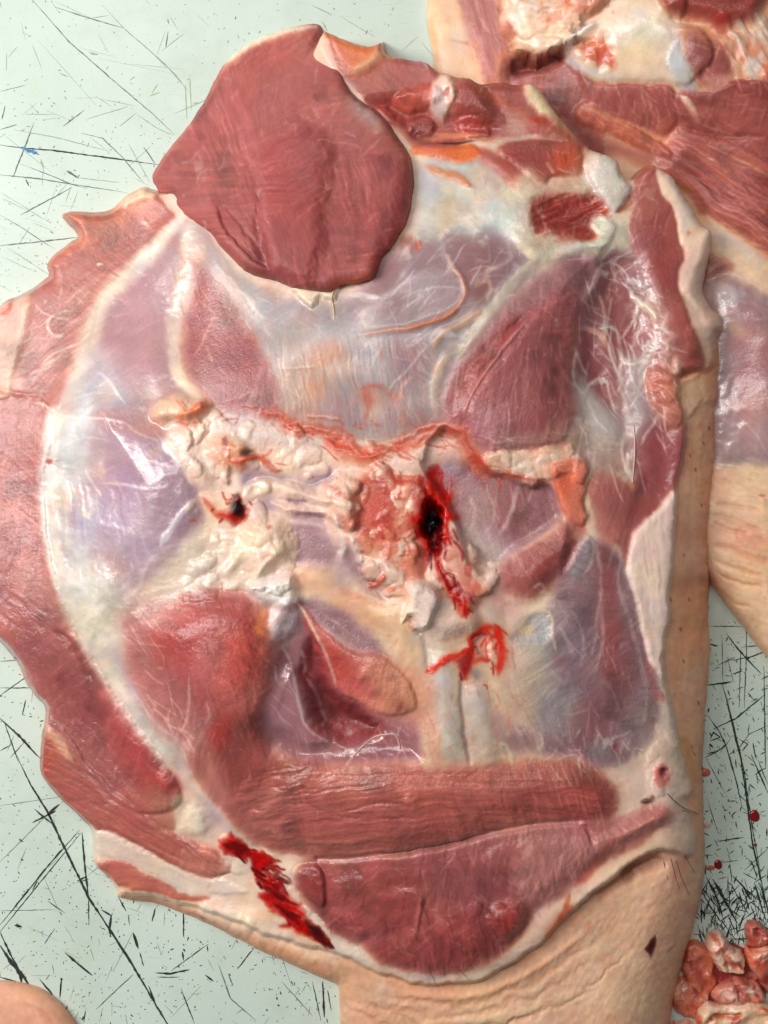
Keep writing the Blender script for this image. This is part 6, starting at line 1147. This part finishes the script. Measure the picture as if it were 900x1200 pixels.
def o_streak(F, o, c): F.fib(o, 55, 4, 40, 1.5, .12, (236, 180, 146), .6, .2, soft=2); F.bl(800, 1160, 8, 10, 30, (230, 180, 148), .7); F.bl(808, 1184, 14, 8, 0, (186, 92, 58), .7); F.bl(815, 1165, 2.5, 6, 0, (130, 20, 16), .9)
def o_knob(F, o, c): F.lumps(o, 17, 7, 3, (206, 130, 96), .45); F.bl(845, 1104, 8, 8, 0, (238, 206, 172), .7, h=4); F.bl(835, 1096, 5, 3, 20, (180, 50, 36), .8); F.st("846,1112 850,1122 852,1132", 2, (196, 124, 84), .6, 2, h=-4)
def o_round(F, o, c): F.lumps(o, 19, 7, 3, (200, 80, 60), .6); F.bl(852, 1164, 10, 8, 0, (232, 184, 158), .8, h=3); F.bl(880, 1158, 9, 9, 0, (230, 176, 148), .8, h=3); F.bl(850, 1146, 8, 4, 0, (178, 30, 22), .8); F.st("862,1150 866,1160 864,1170", 2, (190, 80, 60), .7, 2, h=-4)
def o_right(F, o, c): F.lumps(o, 18, 6, 3, (190, 50, 36), .6); F.bl(892, 1114, 10, 8, 0, (234, 184, 158), .9, h=3); F.bl(886, 1130, 9, 8, 20, (206, 60, 40), .9); F.bl(898, 1146, 7, 7, 0, (110, 10, 12), .9)
def o_curl(F, o, c): F.bl(888, 1090, 10, 5, 30, (140, 14, 14), 1, .4, h=-9); F.st("877,1084 886,1082 898,1090", 2.5, (220, 110, 88), .8, 2, h=4); F.bl(882, 1100, 6, 5, 0, (206, 90, 70), .7)
def o_front(F, o, c): F.lumps(o, 26, 9, 3, (216, 150, 112), .5); F.st("826,1200 834,1190 846,1192 862,1190 866,1184", 3, (196, 110, 80), .8, 3, h=-6); F.bl(886, 1186, 12, 8, 20, (222, 150, 104), .7); F.bl(828, 1184, 8, 8, 0, (240, 208, 178), .8, h=4)
def o_sliver(F, o, c): F.lumps(o, 14, 3, 3, (206, 140, 110), .4)
trimming("dark blood-red trimming deep in the heap under the cream knob", "meat trimming", "822,1110 850,1106 884,1116 900,1140 894,1170 850,1176 824,1168 814,1140", 7, 6, (160, 26, 20), 'muscle', 701, o_dark)
trimming("orange-red fat trimming pressed against the shank skin", "fat trimming", "800,1112 810,1101 820,1101 829,1110 836,1124 838,1138 842,1148 836,1162 828,1172 816,1162 802,1150 796,1132", 15, 8, (212, 112, 80), 'fat_layer', 702, o_orange)
trimming("flat streaky pink-orange trimming low beside the shank", "fat trimming", "787,1160 798,1143 812,1152 824,1166 831,1174 820,1184 814,1194 798,1191 788,1184", 11, 7, (212, 136, 102), 'fat_layer', 703, o_streak)
trimming("knobbly cream fat trimming standing up at the top of the heap", "fat trimming", "827,1096 841,1090 851,1097 861,1107 870,1113 875,1122 873,1135 863,1140 847,1137 836,1128 828,1113", 27, 9, (228, 182, 146), 'fat_layer', 704, o_knob)
trimming("red curled meat trimming with a dark hollow, cut by the photo's edge", "meat trimming", "874,1083 884,1079 897,1087 907,1097 900,1107 884,1109 874,1104", 22, 7, (190, 62, 48), 'muscle', 705, o_curl)
trimming("pink and blood-red fat trimming just below the red curl", "fat trimming", "873,1107 884,1105 905,1104 930,1120 934,1150 912,1166 896,1160 886,1146 876,1136 871,1122", 24, 10, (222, 130, 102), 'fat_layer', 706, o_right)
trimming("round pale pink fat trimming in the middle of the heap", "fat trimming", "836,1154 850,1144 866,1141 882,1146 895,1157 898,1170 888,1178 869,1178 847,1179 836,1174 831,1163", 25, 11, (224, 150, 124), 'fat_layer', 707, o_round)
trimming("wide cream fat trimming in front, running out of the bottom edge", "fat trimming", "816,1184 827,1173 842,1177 859,1174 881,1171 908,1177 934,1200 910,1236 860,1242 826,1232 814,1204", 30, 11, (234, 196, 158), 'fat_layer', 708, o_front)
trimming("small pinkish fat sliver at the bottom edge beside the shank", "fat trimming", "784,1199 794,1195 808,1195 815,1203 824,1220 806,1232 788,1224", 9, 7, (222, 164, 138), 'fat_layer', 709, o_sliver)

def drop(px, py, rx, ry, h, seed, label, name="blood_drop", c=(150, 14, 16), mat=None):
    r = np.random.RandomState(seed); n = 28; vs, fs = [], []
    prof = ((1.0, 0.0), (.97, .35), (.85, .7), (.6, .92), (.3, 1.0))
    w = 1 + .05 * np.sin(np.linspace(0, 6.283, n, endpoint=False) * 2 + r.rand() * 6) + .03 * np.sin(np.linspace(0, 6.283, n, endpoint=False) * 3 + r.rand() * 6)
    for a, b in prof:
        for i in range(n):
            t = 2 * math.pi * i / n
            vs.append((rx * a * w[i] * math.cos(t) * S, ry * a * w[i] * math.sin(t) * S, h * b * S + .0002))
    for k in range(len(prof) - 1):
        for i in range(n):
            fs.append((k * n + i, k * n + (i + 1) % n, (k + 1) * n + (i + 1) % n, (k + 1) * n + i))
    top = len(vs); vs.append((0, 0, h * S + .0002)); k = len(prof) - 1
    for i in range(n):
        fs.append((k * n + i, k * n + (i + 1) % n, top, top))
    fs = [f for f in fs]
    me_v = np.array(vs)
    # triangles at the cap are written as quads with a doubled corner; use a plain from_pydata mesh
    me = bpy.data.meshes.new(name)
    me.from_pydata(vs, [], [tuple(dict.fromkeys(f)) for f in fs]); me.update()
    for p in me.polygons: p.use_smooth = True
    me.materials.append(mat or BLOODM)
    o = bpy.data.objects.new(name, me); col.objects.link(o)
    x, y = to_world(px, py, 0); o.location = (x, y, 0)
    o["label"] = label; o["category"] = "blood drop" if name == "blood_drop" else "meat scrap"
    return o
BLOODM = flat_material("fresh_blood", (140, 10, 12), .08, .6, .1, 300)
drop(884, 956, 5.8, 7.2, 2.0, 1, "larger blood drop on the board near the photo's right edge")
drop(885, 990, 1.9, 2.1, .8, 2, "tiny blood drop on the board below the larger drop")
drop(841.5, 1013, 4.8, 5.6, 2.0, 3, "blood drop on the board close beside the shank skin")
sm = flat_material("meat_scrap_flesh", (196, 104, 84), .2, .5, .35, 500)
drop(826, 905, 6.5, 4.5, 3.5, 4, "small reddish meat scrap stuck beside the skin of the big leg", "meat_scrap", mat=sm)
drop(832, 1017, 5.5, 3.0, 1.5, 5, "pink meat scrap touching a blood drop by the shank", "meat_scrap", mat=sm)
drop(829, 967, 4, 3, 1.2, 6, "pale pink fleck of fat on the board beside the shank", "meat_scrap", mat=flat_material("fat_fleck", (222, 178, 156), .3, .4, .2, 500))

# bristles left on the skin
def tube(name, pts, r0, r1, mat, parent, zs, seg=6, cols=None, up=1.2):
    p = smooth_pts(pts_of(pts), False, 6); n = len(p)
    h = sample(M, M.H, p[:, 0], p[:, 1]) if zs is None else np.full(n, zs)
    hs = sample(M, MS, p[:, 0], p[:, 1]) if zs is None else h
    x, y = to_world(p[:, 0], p[:, 1], hs)
    q = np.stack([x, y, (h + up) * S], -1)
    if n > 4:
        for _ in range(2): q[1:-1, 2] = (q[:-2, 2] + q[2:, 2] + 2 * q[1:-1, 2]) / 4
    vs, fs = [], []
    for i in range(n):
        t = q[min(i + 1, n - 1)] - q[max(i - 1, 0)]; t /= np.linalg.norm(t) + 1e-12
        a = np.cross(t, (0, 0, 1)); a /= np.linalg.norm(a) + 1e-12; b = np.cross(a, t)
        r = (r0 + (r1 - r0) * i / (n - 1)) * S
        for k in range(seg):
            th = 2 * math.pi * k / seg
            vs.append(q[i] + r * (math.cos(th) * a + math.sin(th) * b) - np.array(parent.location))
    for i in range(n - 1):
        for k in range(seg):
            fs.append((i * seg + k, i * seg + (k + 1) % seg, (i + 1) * seg + (k + 1) % seg, (i + 1) * seg + k))
    cc = None
    if cols is not None:
        rr = np.random.RandomState(len(vs)); cc = np.zeros((len(vs), 4)); cc[:, :3] = lin(cols) * (1 + .1 * rr.randn(len(vs), 1)).clip(.7, 1.3); cc[:, 3] = .25
    return mesh_object(name, vs, fs, mat, parent, cc)
MS = blur(M.H, 14 / M.step)
HAIR = flat_material("bristle_brown", (52, 34, 24), .4)
tube("bristle", "781,929 790,938 802,946 818,953", .5, .35, HAIR, leg, None, up=4)
for pp in ("786,1006 790,1024 795,1040", "792,1008 798,1028 806,1046", "778,1010 782,1030", "800,1000 812,1020", "798,948 808,952"):
    tube("bristle", pp, .35, .2, HAIR, leg, None, 4, up=1.5)
# strands of connective tissue that stand free of the flesh
for pp, r0, r1, c in (("742,498 744,530 741,566",1.6,1.6,(216,190,164)),("413,887 432,868 447,861 464,862 469,878",1.8,1.6,(218,176,158)),("392,338 389,350 391,362 392,374",2.4,1.2,(226,190,160))):
    tube("connective_strand", pp, r0 * .55, r1 * .5, MAT['tendon'], leg, None, 7, tuple(v * .93 for v in c), up=.5)
